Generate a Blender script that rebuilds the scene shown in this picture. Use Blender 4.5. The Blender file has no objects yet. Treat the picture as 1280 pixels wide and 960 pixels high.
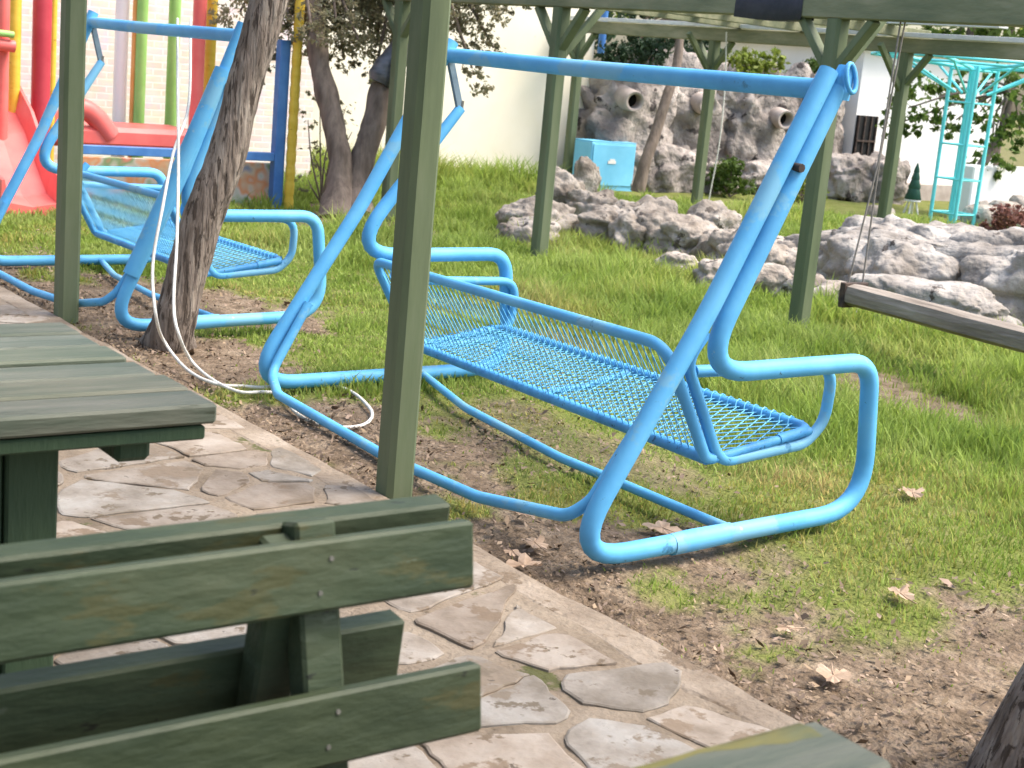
import bpy, math, random
import numpy as np
from mathutils import Vector, Matrix, noise as mnoise

random.seed(7); RNG = np.random.default_rng(7)
SC = bpy.context.scene; COL = SC.collection
R_ = math.radians

# ------------------------------------------------------------------ camera
F_PX, PITCH, ROLL, YAW, EYE = 1856.3, .21336, .09181, .64599, 1.5
def cam_axes():
    f = np.array([math.sin(YAW), math.cos(YAW), 0]); rt = np.array([math.cos(YAW), -math.sin(YAW), 0]); up = np.array([0, 0, 1.])
    f2 = f*math.cos(PITCH) - up*math.sin(PITCH); u2 = up*math.cos(PITCH) + f*math.sin(PITCH)
    return rt*math.cos(ROLL)+u2*math.sin(ROLL), u2*math.cos(ROLL)-rt*math.sin(ROLL), -f2
CR, CU, CB = cam_axes(); EYEV = np.array([0, 0, EYE])
cam = bpy.data.cameras.new('camera'); camo = bpy.data.objects.new('camera', cam); COL.objects.link(camo)
camo.matrix_world = Matrix(((CR[0], CU[0], CB[0], 0), (CR[1], CU[1], CB[1], 0), (CR[2], CU[2], CB[2], EYE), (0, 0, 0, 1)))
cam.sensor_width = 36; cam.lens = 36*F_PX/1280; cam.clip_end = 600; cam.clip_start = .05
SC.camera = camo
def ray(px, py): return CR*(px-640)/F_PX + CU*(480-py)/F_PX - CB
def at(px, py, d): return EYEV + ray(px, py)*d                       # point at a depth
def on(px, py, ax, v):                                              # point on an axis plane
    r = ray(px, py); return EYEV + r*((v-EYEV[ax])/r[ax])

# ------------------------------------------------------------------ materials
def _n(nt, t, **k):
    n = nt.nodes.new(t)
    for a, b in k.items(): setattr(n, a, b)
    return n
def mat(name, cols, scale=4, stretch=(1, 1, 1), rough=.7, bump=.2, bscale=40, chips=None, attr=None, spec=.3, stops=(.35, .65), trans=0, bdist=.01, detail=5):
    """two/three tone noise paint, optional chips (colour, threshold, scale) and a per-vertex tint attribute"""
    m = bpy.data.materials.new(name); m.use_nodes = True; nt = m.node_tree; b = nt.nodes['Principled BSDF']; L = nt.links.new
    tc = _n(nt, 'ShaderNodeTexCoord'); mp = _n(nt, 'ShaderNodeMapping'); mp.inputs['Scale'].default_value = stretch
    L(tc.outputs['Object'], mp.inputs['Vector'])
    nz = _n(nt, 'ShaderNodeTexNoise'); nz.inputs['Scale'].default_value = scale; nz.inputs['Detail'].default_value = detail; nz.inputs['Roughness'].default_value = .6
    L(mp.outputs[0], nz.inputs['Vector'])
    cr = _n(nt, 'ShaderNodeValToRGB'); e = cr.color_ramp
    pos = [stops[0] + (stops[1]-stops[0])*i/max(1, len(cols)-1) for i in range(len(cols))]
    while len(e.elements) < len(cols): e.elements.new(.5)
    for i, c in enumerate(cols): e.elements[i].position = pos[i]; e.elements[i].color = (*c, 1)
    L(nz.outputs['Fac'], cr.inputs['Fac']); out = cr.outputs['Color']
    if chips:
        for (cc, th, cs) in chips:
            n2 = _n(nt, 'ShaderNodeTexNoise'); n2.inputs['Scale'].default_value = cs; n2.inputs['Detail'].default_value = 6; n2.inputs['Roughness'].default_value = .65
            L(mp.outputs[0], n2.inputs['Vector'])
            r2 = _n(nt, 'ShaderNodeMapRange'); r2.inputs['From Min'].default_value = th; r2.inputs['From Max'].default_value = th+.03
            L(n2.outputs['Fac'], r2.inputs['Value'])
            mx = _n(nt, 'ShaderNodeMix', data_type='RGBA'); L(r2.outputs[0], mx.inputs['Factor']); L(out, mx.inputs['A']); mx.inputs['B'].default_value = (*cc, 1); out = mx.outputs['Result']
    if attr:
        at_ = _n(nt, 'ShaderNodeAttribute', attribute_name=attr)
        mx = _n(nt, 'ShaderNodeMix', data_type='RGBA', blend_type='MULTIPLY'); mx.inputs['Factor'].default_value = 1
        L(out, mx.inputs['A']); L(at_.outputs['Color'], mx.inputs['B']); out = mx.outputs['Result']
    L(out, b.inputs['Base Color']); b.inputs['Roughness'].default_value = rough
    b.inputs['Specular IOR Level'].default_value = spec
    if bump:
        nb = _n(nt, 'ShaderNodeTexNoise'); nb.inputs['Scale'].default_value = bscale; nb.inputs['Detail'].default_value = 6
        L(mp.outputs[0], nb.inputs['Vector']); bp = _n(nt, 'ShaderNodeBump'); bp.inputs['Strength'].default_value = bump; bp.inputs['Distance'].default_value = bdist
        L(nb.outputs['Fac'], bp.inputs['Height']); L(bp.outputs[0], b.inputs['Normal'])
    if trans:
        tr = _n(nt, 'ShaderNodeBsdfTranslucent'); L(out, tr.inputs['Color']); ms = _n(nt, 'ShaderNodeMixShader'); ms.inputs[0].default_value = trans
        L(b.outputs[0], ms.inputs[1]); L(tr.outputs[0], ms.inputs[2]); L(ms.outputs[0], nt.nodes['Material Output'].inputs['Surface'])
    return m
M = {}
M['blue'] = mat('swing_blue_paint', [(.085, .33, .62), (.10, .39, .70), (.14, .45, .74)], 3, rough=.55, bump=.06, bscale=25, spec=.35, chips=[((.17, .42, .62), .56, 2.2), ((.06, .22, .38), .66, 5), ((.32, .50, .62), .68, 13), ((.05, .17, .30), .69, 38), ((.05, .035, .03), .69, 10), ((.035, .03, .03), .70, 24)])
M['blue_mesh'] = mat('mesh_blue_paint', [(.10, .40, .68), (.14, .46, .72)], 6, rough=.5, bump=0)
M['blue_dark'] = mat('seat_rail_blue_paint', [(.05, .24, .52), (.09, .36, .66)], 14, rough=.5, bump=.1, chips=[((.02, .07, .14), .62, 40)])
M['rust'] = mat('dark_iron', [(.03, .025, .025), (.09, .06, .045)], 20, rough=.8)
M['post'] = mat('olive_green_post_paint', [(.085, .11, .058), (.115, .145, .076), (.14, .165, .095)], 4, (1.5, 1.5, .25), rough=.65, bump=.1, bscale=30, chips=[((.24, .25, .20), .72, 22)])
M['bench'] = mat('bench_green_stain', [(.026, .042, .023), (.045, .063, .034), (.070, .083, .047)], 4, (.5, 1.6, 1.6), rough=.55, bump=.5, bscale=26, attr='tint', chips=[((.065, .068, .030), .58, 4.5), ((.075, .055, .038), .72, 6), ((.085, .105, .072), .66, 16), ((.018, .022, .016), .66, 22)])
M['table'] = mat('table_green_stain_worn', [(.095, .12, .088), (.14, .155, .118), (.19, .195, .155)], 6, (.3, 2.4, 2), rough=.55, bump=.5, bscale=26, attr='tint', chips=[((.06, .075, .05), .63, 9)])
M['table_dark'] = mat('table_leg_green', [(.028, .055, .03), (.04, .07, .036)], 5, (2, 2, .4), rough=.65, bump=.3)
M['moss'] = mat('mossy_plank', [(.085, .085, .03), (.13, .12, .045), (.09, .10, .055)], 14, (.4, 1.5, 1), rough=.9, bump=.5)
M['nail'] = mat('nail_head', [(.10, .10, .09), (.16, .155, .14)], 30, rough=.4, bump=0)
M['mortar'] = mat('path_mortar', [(.15, .115, .08), (.23, .18, .13), (.29, .235, .175)], 3.2, rough=.95, bump=1.0, bscale=45, chips=[((.085, .085, .03), .62, 2.6), ((.12, .09, .06), .64, 16)])
M['flag'] = mat('flagstone', [(.23, .185, .14), (.345, .29, .235), (.43, .38, .325)], 5, rough=.85, bump=.7, bscale=24, attr='tint', chips=[((.25, .19, .135), .56, 3.6), ((.19, .145, .10), .60, 8), ((.10, .085, .045), .70, 5), ((.13, .10, .075), .66, 20)])
M['kerb'] = mat('path_kerb_concrete', [(.19, .145, .105), (.27, .215, .16), (.34, .28, .22)], 4, rough=.9, bump=1.0, bscale=40, chips=[((.17, .125, .085), .58, 6), ((.09, .085, .04), .68, 4)])
M['bark'] = mat('bark', [(.14, .108, .085), (.24, .19, .155), (.34, .285, .235)], 9, (3, 3, .38), rough=.95, bump=1.0, bscale=13, bdist=.05, chips=[((.085, .064, .05), .54, 11), ((.05, .037, .03), .62, 12)])
M['bark_far'] = mat('bark_grey_brown', [(.11, .085, .068), (.21, .165, .135)], 9, (1.5, 1.5, .5), rough=.95, bump=.9, bscale=18)
M['leaf_olive'] = mat('olive_foliage', [(.20, .20, .125), (.28, .27, .175)], 3, rough=.7, bump=0, attr='tint', trans=.5)
M['leaf_green'] = mat('green_foliage', [(.06, .11, .02), (.10, .16, .03)], 2, rough=.6, bump=0, attr='tint', trans=.4)
M['leaf_lime'] = mat('lime_foliage', [(.16, .22, .03), (.22, .28, .05)], 2, rough=.6, bump=0, attr='tint', trans=.4)
M['leaf_dark'] = mat('dark_foliage', [(.02, .045, .022), (.035, .065, .03)], 2, rough=.6, bump=0, attr='tint', trans=.25)
M['leaf_red'] = mat('reddish_foliage', [(.22, .10, .08), (.28, .15, .12)], 4, rough=.7, bump=0, attr='tint', trans=.2)
M['grass'] = mat('grass_blades', [(.19, .275, .045), (.265, .355, .07), (.31, .38, .105)], 1.3, rough=.6, bump=0, attr='tint', trans=.45, spec=.2)
M['rock'] = mat('grey_rock', [(.20, .175, .15), (.31, .28, .25), (.44, .405, .365)], 2.6, rough=.95, bump=1.0, bscale=11, bdist=.05, chips=[((.09, .075, .065), .62, 5)])
M['rock_pale'] = mat('pale_rock', [(.20, .165, .135), (.33, .285, .24), (.46, .41, .36)], 3.5, rough=.95, bump=1.0, bscale=12, bdist=.05, chips=[((.12, .10, .085), .60, 7)])
M['grotto'] = mat('grotto_rock', [(.14, .12, .11), (.28, .245, .22), (.44, .385, .345)], 1.8, rough=.95, bump=1.0, bscale=9, bdist=.08, chips=[((.05, .042, .04), .60, 3.2), ((.34, .23, .18), .68, 4)])
M['terracotta'] = mat('terracotta', [(.36, .30, .265), (.48, .41, .37)], 6, rough=.8, bump=.2)
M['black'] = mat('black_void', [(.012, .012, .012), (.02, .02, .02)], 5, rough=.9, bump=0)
M['cream'] = mat('cream_render', [(.80, .73, .58), (.85, .79, .66)], 1.2, rough=.9, bump=.15, bscale=50, chips=[((.60, .50, .33), .68, 2.5)])
M['white'] = mat('white_render', [(.76, .74, .71), (.82, .80, .78)], 1.5, rough=.9, bump=.1)
M['cyan'] = mat('cyan_metal_paint', [(.13, .66, .70), (.18, .74, .77)], 4, rough=.45, bump=0)
M['box_blue'] = mat('cabinet_blue_paint', [(.16, .50, .74), (.20, .56, .80)], 4, rough=.5, bump=.05)
M['red'] = mat('red_plastic', [(.66, .12, .11), (.74, .17, .15)], 3, rough=.4, bump=0)
M['darkred'] = mat('dark_red_paint', [(.42, .04, .06), (.50, .06, .08)], 4, rough=.45, bump=0)
M['yellow'] = mat('yellow_paint', [(.62, .42, .04), (.70, .50, .07)], 5, (1, 1, 3), rough=.5, bump=.15, chips=[((.42, .26, .03), .64, 9)])
M['orange'] = mat('orange_paint', [(.72, .32, .08), (.78, .40, .14)], 5, rough=.5, bump=0)
M['lime_paint'] = mat('light_green_paint', [(.26, .50, .13), (.33, .56, .18)], 5, rough=.5, bump=0)
M['white_paint'] = mat('white_pipe', [(.78, .76, .74), (.82, .8, .78)], 4, rough=.5, bump=0)
M['navy'] = mat('royal_blue_paint', [(.05, .16, .42), (.08, .22, .50)], 5, rough=.45, bump=.05)
M['mural'] = mat('mural_painting', [(.18, .22, .34), (.55, .42, .30), (.62, .26, .12), (.50, .46, .42), (.20, .30, .16), (.58, .20, .16), (.62, .52, .40)], 3.4, rough=.85, bump=.1, stops=(.30, .72), detail=2)
M['rope'] = mat('white_rope', [(.62, .60, .55), (.74, .72, .67)], 60, rough=.9, bump=.3, bscale=200)
M['link'] = mat('worn_link_steel', [(.10, .15, .20), (.18, .25, .30)], 9, rough=.6)
M['chain'] = mat('thin_chain_steel', [(.16, .14, .12), (.25, .22, .2)], 30, rough=.6, bump=0)
M['plank'] = mat('weathered_plank', [(.17, .14, .112), (.26, .22, .18), (.36, .31, .26)], 8, (2, .25, 2), rough=.9, bump=.6, bscale=30)
M['deadleaf'] = mat('dry_leaf', [(.36, .25, .17), (.50, .37, .27)], 20, rough=.8, bump=.2, trans=.15)
M['litter'] = mat('leaf_litter', [(.17, .125, .085), (.30, .225, .16)], 8, rough=.9, bump=0, attr='tint')
M['added_shade_sheet'] = mat('added_shade_sheet', [(.17, .165, .15), (.26, .25, .22)], 3, rough=.8, bump=.2)
M['edge_sheet'] = mat('pale_roof_edge', [(.50, .52, .53), (.64, .65, .63)], 5, rough=.6, bump=.1)
M['tarp'] = mat('dark_blue_tarp', [(.03, .035, .06), (.06, .065, .10)], 4, rough=.7, bump=.3)
M['plastic_black'] = mat('black_plastic_wrap', [(.05, .05, .055), (.12, .12, .13)], 8, (1, 1, 3), rough=.35, bump=.5, spec=.6)
M['beam'] = mat('beam_green_weathered', [(.13, .145, .085), (.19, .195, .115), (.27, .26, .17)], 4, (1.5, .35, 1.5), rough=.75, bump=.3, chips=[((.30, .27, .16), .68, 6)])
def brick_mat():
    m = bpy.data.materials.new('pink_brick'); m.use_nodes = True; nt = m.node_tree; L = nt.links.new; b = nt.nodes['Principled BSDF']
    tc = _n(nt, 'ShaderNodeTexCoord'); mp = _n(nt, 'ShaderNodeMapping'); mp.inputs['Rotation'].default_value = (R_(90), 0, 0); L(tc.outputs['Object'], mp.inputs['Vector'])
    br = _n(nt, 'ShaderNodeTexBrick'); br.inputs['Scale'].default_value = 3.2; br.inputs['Color1'].default_value = (.74, .58, .51, 1); br.inputs['Color2'].default_value = (.79, .66, .59, 1); br.inputs['Mortar'].default_value = (.80, .76, .71, 1)
    br.inputs['Mortar Size'].default_value = .028; br.inputs['Brick Width'].default_value = .62; br.inputs['Row Height'].default_value = .22
    L(mp.outputs[0], br.inputs['Vector']); nz = _n(nt, 'ShaderNodeTexNoise'); nz.inputs['Scale'].default_value = 7; nz.inputs['Detail'].default_value = 6
    L(tc.outputs['Object'], nz.inputs['Vector']); mx = _n(nt, 'ShaderNodeMix', data_type='RGBA', blend_type='OVERLAY'); mx.inputs['Factor'].default_value = .5
    L(br.outputs['Color'], mx.inputs['A']); L(nz.outputs['Color'], mx.inputs['B']); hs = _n(nt, 'ShaderNodeHueSaturation'); hs.inputs['Saturation'].default_value = .8; L(mx.outputs['Result'], hs.inputs['Color'])
    L(hs.outputs[0], b.inputs['Base Color']); b.inputs['Roughness'].default_value = .9
    bp = _n(nt, 'ShaderNodeBump'); bp.inputs['Strength'].default_value = .5; bp.inputs['Distance'].default_value = .01; L(br.outputs['Fac'], bp.inputs['Height']); bp.invert = True; L(bp.outputs[0], b.inputs['Normal'])
    return m
M['brick'] = brick_mat()
def ground_mat():
    m = bpy.data.materials.new('soil_and_turf'); m.use_nodes = True; nt = m.node_tree; L = nt.links.new; b = nt.nodes['Principled BSDF']
    tc = _n(nt, 'ShaderNodeTexCoord'); out = None
    def ramp(sc, cols, det=8):
        nz = _n(nt, 'ShaderNodeTexNoise'); nz.inputs['Scale'].default_value = sc; nz.inputs['Detail'].default_value = det; nz.inputs['Roughness'].default_value = .7; L(tc.outputs['Object'], nz.inputs['Vector'])
        cr = _n(nt, 'ShaderNodeValToRGB'); e = cr.color_ramp
        while len(e.elements) < len(cols): e.elements.new(.5)
        for i, c in enumerate(cols): e.elements[i].position = .32+.36*i/(len(cols)-1); e.elements[i].color = (*c, 1)
        L(nz.outputs['Fac'], cr.inputs['Fac']); return cr.outputs['Color'], nz
    soil, nz = ramp(9, [(.10, .072, .048), (.19, .14, .098), (.30, .235, .17)]); turf, _ = ramp(6, [(.10, .12, .03), (.15, .17, .045), (.20, .185, .08)])
    a = _n(nt, 'ShaderNodeAttribute', attribute_name='turf'); mx = _n(nt, 'ShaderNodeMix', data_type='RGBA'); L(a.outputs['Fac'], mx.inputs['Factor']); L(soil, mx.inputs['A']); L(turf, mx.inputs['B'])
    L(mx.outputs['Result'], b.inputs['Base Color']); b.inputs['Roughness'].default_value = 1; b.inputs['Specular IOR Level'].default_value = .1
    n2 = _n(nt, 'ShaderNodeTexNoise'); n2.inputs['Scale'].default_value = 45; n2.inputs['Detail'].default_value = 8; L(tc.outputs['Object'], n2.inputs['Vector'])
    bp = _n(nt, 'ShaderNodeBump'); bp.inputs['Strength'].default_value = .9; bp.inputs['Distance'].default_value = .03; L(n2.outputs['Fac'], bp.inputs['Height']); L(bp.outputs[0], b.inputs['Normal'])
    return m
M['ground'] = ground_mat()

# ------------------------------------------------------------------ mesh helpers
def tag(o, label=None, cat=None, group=None, kind=None):
    for k, v in (('label', label), ('category', cat), ('group', group), ('kind', kind)):
        if v: o[k] = v
    return o
def thing(name, label, cat, loc=(0, 0, 0), group=None):
    o = bpy.data.objects.new(name, None); o.empty_display_size = .2; COL.objects.link(o); o.location = [float(v) for v in loc]
    return tag(o, label, cat, group)
class MB:
    def __init__(s): s.v = []; s.f = []; s.sm = []; s.c = []; s.tint = (1, 1, 1)
    def add(s, vs, fs, smooth=False):
        k = len(s.v); s.v += [tuple(float(t) for t in p) for p in vs]; s.c += [s.tint]*len(vs)
        for f in fs: s.f.append([i+k for i in f]); s.sm.append(smooth)
    def box(s, a, b, mtx=None, bev=0):
        x0, y0, z0 = [min(p, q) for p, q in zip(a, b)]; x1, y1, z1 = [max(p, q) for p, q in zip(a, b)]
        e = min(bev, (x1-x0)*.4, (y1-y0)*.4, (z1-z0)*.4)
        if e > 0:
            vs = []; idx = {}
            for i, x in enumerate((x0, x1)):
                for j, y in enumerate((y0, y1)):
                    for k, z in enumerate((z0, z1)):
                        sx, sy, sz = (1, -1)[i], (1, -1)[j], (1, -1)[k]
                        idx[i, j, k, 0] = len(vs); vs.append((x, y+sy*e, z+sz*e))
                        idx[i, j, k, 1] = len(vs); vs.append((x+sx*e, y, z+sz*e))
                        idx[i, j, k, 2] = len(vs); vs.append((x+sx*e, y+sy*e, z))
            Q = ((0, 0), (1, 0), (1, 1), (0, 1)); fs = []
            for i in (0, 1):
                fs.append([idx[i, a_, b_, 0] for a_, b_ in Q]); fs.append([idx[a_, i, b_, 1] for a_, b_ in Q]); fs.append([idx[a_, b_, i, 2] for a_, b_ in Q])
            for i in (0, 1):
                for j in (0, 1):
                    fs.append([idx[i, j, 0, 0], idx[i, j, 1, 0], idx[i, j, 1, 1], idx[i, j, 0, 1]])
                    fs.append([idx[i, 0, j, 0], idx[i, 1, j, 0], idx[i, 1, j, 2], idx[i, 0, j, 2]])
                    fs.append([idx[0, i, j, 1], idx[1, i, j, 1], idx[1, i, j, 2], idx[0, i, j, 2]])
                    for k in (0, 1): fs.append([idx[i, j, k, 0], idx[i, j, k, 1], idx[i, j, k, 2]])
        else:
            vs = [(x, y, z) for x in (x0, x1) for y in (y0, y1) for z in (z0, z1)]
            fs = [(0, 1, 3, 2), (4, 6, 7, 5), (0, 4, 5, 1), (2, 3, 7, 6), (0, 2, 6, 4), (1, 5, 7, 3)]
        if mtx is not None: vs = [tuple(mtx @ Vector(p)) for p in vs]
        s.add(vs, fs)
    def bar(s, p, q, w, t, up=(0, 0, 1), bev=.004):                 # rectangular bar from p to q, w across, t along 'up'
        p = Vector([float(x) for x in p]); q = Vector([float(x) for x in q]); z = (q-p); L = z.length; z.normalize(); u = Vector(up); x = u.cross(z)
        if x.length < 1e-4: x = Vector((1, 0, 0)).cross(z)
        x.normalize(); y = z.cross(x)
        m = Matrix(((x.x, y.x, z.x, p.x), (x.y, y.y, z.y, p.y), (x.z, y.z, z.z, p.z), (0, 0, 0, 1)))
        s.box((-w/2, -t/2, 0), (w/2, t/2, L), m, bev)
    def tube(s, pts, r, n=12, caps=True, wob=0, smooth=True):
        P = [Vector([float(x) for x in p]) for p in pts]; rs = r if hasattr(r, '__len__') else [r]*len(P)
        T = [(P[min(i+1, len(P)-1)]-P[max(i-1, 0)]).normalized() for i in range(len(P))]
        a = Vector((0, 0, 1)) if abs(T[0].z) < .9 else Vector((1, 0, 0)); u = T[0].cross(a).normalized(); vs = []; fs = []
        for i, p in enumerate(P):
            u = (u - T[i]*u.dot(T[i])).normalized(); w = T[i].cross(u)
            for k in range(n):
                t = 2*math.pi*k/n; d = u*math.cos(t)+w*math.sin(t); rr = rs[i]
                if wob: rr *= 1+wob*(mnoise.noise((p+d*rs[i])*5.0)+.6*mnoise.noise((p+d*rs[i])*13.0))
                vs.append(p+d*rr)
        for i in range(len(P)-1):
            for k in range(n): fs.append([i*n+k, i*n+(k+1) % n, (i+1)*n+(k+1) % n, (i+1)*n+k])
        s.add(vs, fs, smooth)
        if caps: s.add(vs[:n], [list(range(n))[::-1]]); s.add(vs[-n:], [list(range(n))])
    def build(s, name, m, parent=None):
        me = bpy.data.meshes.new(name); off = Vector((0, 0, 0))
        if parent is not None:
            p = parent
            while p is not None: off += p.location; p = p.parent
        me.from_pydata([(a-off.x, b-off.y, c-off.z) for a, b, c in s.v], [], s.f); me.polygons.foreach_set('use_smooth', s.sm)
        at_ = me.color_attributes.new('tint', 'FLOAT_COLOR', 'POINT'); at_.data.foreach_set('color', np.array([(*c, 1) for c in s.c], 'f').ravel())
        me.materials.append(m); me.update(); o = bpy.data.objects.new(name, me); COL.objects.link(o)
        if parent is not None: o.parent = parent
        return o
def np_mesh(name, V, F, m, parent=None, tint=None, smooth=False, extra=None):
    """V (n,3), F (m,k) one polygon size"""
    off = np.zeros(3)
    p = parent
    while p is not None: off += np.array(p.location); p = p.parent
    me = bpy.data.meshes.new(name); n, k = F.shape
    me.vertices.add(len(V)); me.vertices.foreach_set('co', (V-off).astype('f').ravel())
    me.loops.add(n*k); me.loops.foreach_set('vertex_index', F.astype('i').ravel())
    me.polygons.add(n); me.polygons.foreach_set('loop_start', np.arange(0, n*k, k, dtype='i')); me.polygons.foreach_set('loop_total', np.full(n, k, 'i'))
    if smooth: me.polygons.foreach_set('use_smooth', np.ones(n, bool))
    if tint is not None:
        a = me.color_attributes.new('tint', 'FLOAT_COLOR', 'POINT'); a.data.foreach_set('color', np.concatenate([tint, np.ones((len(V), 1))], 1).astype('f').ravel())
    if extra is not None:
        for nm, arr in extra.items(): a = me.attributes.new(nm, 'FLOAT', 'POINT'); a.data.foreach_set('value', arr.astype('f'))
    me.materials.append(m); me.update(calc_edges=True); me.validate(); o = bpy.data.objects.new(name, me); COL.objects.link(o)
    if parent is not None: o.parent = parent
    return o
def fillet(pts, r, n=7):
    P = [Vector([float(x) for x in p]) for p in pts]; out = [P[0]]; rs = r if hasattr(r, '__len__') else [r]*len(P)
    for i in range(1, len(P)-1):
        a = P[i-1]-P[i]; b = P[i+1]-P[i]; la, lb = a.length, b.length; a.normalize(); b.normalize(); ang = a.angle(b)
        t = min(rs[i]/max(math.tan(ang/2), .05), la*.48, lb*.48); A = P[i]+a*t; B = P[i]+b*t
        for k in range(n+1):
            q = k/n; out.append(A*(1-q)**2+P[i]*2*q*(1-q)+B*q*q)
    out.append(P[-1]); return out
def resample(pts, step):
    P = [Vector([float(x) for x in p]) for p in pts]; out = [P[0]]
    for a, b in zip(P, P[1:]):
        n = max(1, int((b-a).length/step))
        for k in range(1, n+1): out.append(a.lerp(b, k/n))
    return out
def smooth_path(pts, n=6):                                          # Catmull-Rom
    P = [np.array([float(x) for x in p]) for p in pts]; P = [2*P[0]-P[1]]+P+[2*P[-1]-P[-2]]; out = []
    for i in range(1, len(P)-2):
        for k in range(n):
            t = k/n; a, b, c, d = P[i-1:i+3]
            out.append(.5*(2*b+(c-a)*t+(2*a-5*b+4*c-d)*t*t+(3*b-a-3*c+d)*t**3))
    out.append(P[-2]); return out
def vnoise(x, y, s=0):
    def h(i, j): return np.modf(np.abs(np.sin(i*127.1+j*311.7+s*74.7)*43758.5453))[0]
    i, j = np.floor(x), np.floor(y); fx, fy = x-i, y-j; fx = fx*fx*(3-2*fx); fy = fy*fy*(3-2*fy)
    return (h(i, j)*(1-fx)+h(i+1, j)*fx)*(1-fy)+(h(i, j+1)*(1-fx)+h(i+1, j+1)*fx)*fy
def sstep(a, b, x): t = np.clip((x-a)/(b-a), 0, 1); return t*t*(3-2*t)

# ------------------------------------------------------------------ the ground
EDGE = 2.6                                                          # path edge
BARE = [(3.72, 4.55, .45, .75, .66), (6.2, 4.85, .35, .55, .8), (3.6, 7.7, .55, .9, 1), (6.5, 11.4, .9, 1.1, .9), (3.1, 1.9, 1.0, .9, .72), (4.55, 3.5, .16, .14, .7), (3.3, 3.2, .35, .5, .55),
        (2.95, 6.7, .6, .7, 1), (3.3, 2.55, .5, .4, .5), (8.0, 12.6, 1.6, .5, .55), (3.7, 2.4, .35, .2, .6), (7.0, 4.6, .5, 1.2, .45)]
def turf(x, y):
    n = vnoise(x*2.3, y*2.3, 1)*.55+vnoise(x*6.1, y*6.1, 2)*.3+vnoise(x*15, y*15, 3)*.15
    n = np.clip((n-.5)*1.6+.45, 0, 1)
    w = .14 + .42*sstep(4.2, 2.3, y) + .1*sstep(5.5, 8, y)
    g = sstep(w-.05, w+.62, (x-EDGE)+(n-.5)*1.05)
    for bx, by, rx, ry, k in BARE:
        d = np.sqrt(((x-bx)/rx)**2+((y-by)/ry)**2)+(n-.5)*.9; g = g*(1-k*sstep(1.25, .55, d))
    return np.clip(g*(.75+.5*n), 0, 1)
def hgt(x, y):
    return .045*(vnoise(x*.7, y*.7, 5)-.5)+.03*(vnoise(x*2.7, y*2.7, 6)-.5)+.016*(vnoise(x*8, y*8, 7)-.5)
xs = np.concatenate([np.arange(2.59, 6.5, .035), np.arange(6.5, 22.01, .1)]); ys = np.arange(-2, 18.01, .06)
GX, GY = np.meshgrid(xs, ys, indexing='ij'); GZ = hgt(GX, GY)-.012*(GX < 2.75)-.015
nx, ny = GX.shape; I = np.arange(nx*ny).reshape(nx, ny)
GF = np.stack([I[:-1, :-1], I[1:, :-1], I[1:, 1:], I[:-1, 1:]], -1).reshape(-1, 4)
lawn = np_mesh('ground', np.stack([GX, GY, GZ], -1).reshape(-1, 3), GF, M['ground'], smooth=True, extra={'turf': sstep(.1, .5, turf(GX, GY)).ravel()})
tag(lawn, kind='structure')
b = MB(); b.add([(-150, -150, -.09), (200, -150, -.09), (200, 200, -.09), (-150, 200, -.09)], [(0, 1, 2, 3)])
far = b.build('terrain', M['ground']); a_ = far.data.attributes.new('turf', 'FLOAT', 'POINT'); a_.data.foreach_set('value', [.6]*4); tag(far, kind='structure')

# path: mortar bed, kerb strip and flagstones, one surface
b = MB(); b.box((-3.6, -3, -.12), (2.49, 16, .012)); 
gx_ = np.arange(-3.6, 2.495, .045); gy_ = np.arange(-3, 12.5, .045); n_y = len(gy_)
b.add([(x, y, .029+.006*mnoise.noise((x*3, y*3, 0))+.006*mnoise.noise((x*11, y*11, 3))) for x in gx_ for y in gy_], [[i*n_y+j, (i+1)*n_y+j, (i+1)*n_y+j+1, i*n_y+j+1] for i in range(len(gx_)-1) for j in range(n_y-1)], True)
path = b.build('path', M['mortar']); tag(path, kind='structure')
kz = MB(); n = 200
vs = []; fs = []
for i in range(n+1):
    y = -3+19*i/n; e = .022*(mnoise.noise((y*1.7, 3, 0)))+.016*mnoise.noise((y*6, 9, 0)); z = .004*mnoise.noise((y*3, 1, 4)); e2 = .02*mnoise.noise((y*2.5, 7, 1))
    vs += [(2.41, y, .004), (2.475+e2, y, .031+z), (2.58+e, y, .034+z), (2.603+e, y, .018+z), (2.61+e, y, -.1)]
for i in range(n):
    for k in range(4): fs.append([i*5+k, i*5+k+1, i*5+k+6, i*5+k+5])
kz.add(vs, fs, False); kerb = kz.build('path_edge', M['kerb']); tag(kerb, kind='structure')
def clip_poly(poly, p, nrm):
    out = []
    for i in range(len(poly)):
        a, c = poly[i], poly[(i+1) % len(poly)]; da = (a-p) @ nrm; dc = (c-p) @ nrm
        if da <= 0: out.append(a)
        if da*dc < 0: out.append(a+(c-a)*da/(da-dc))
    return out
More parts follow.
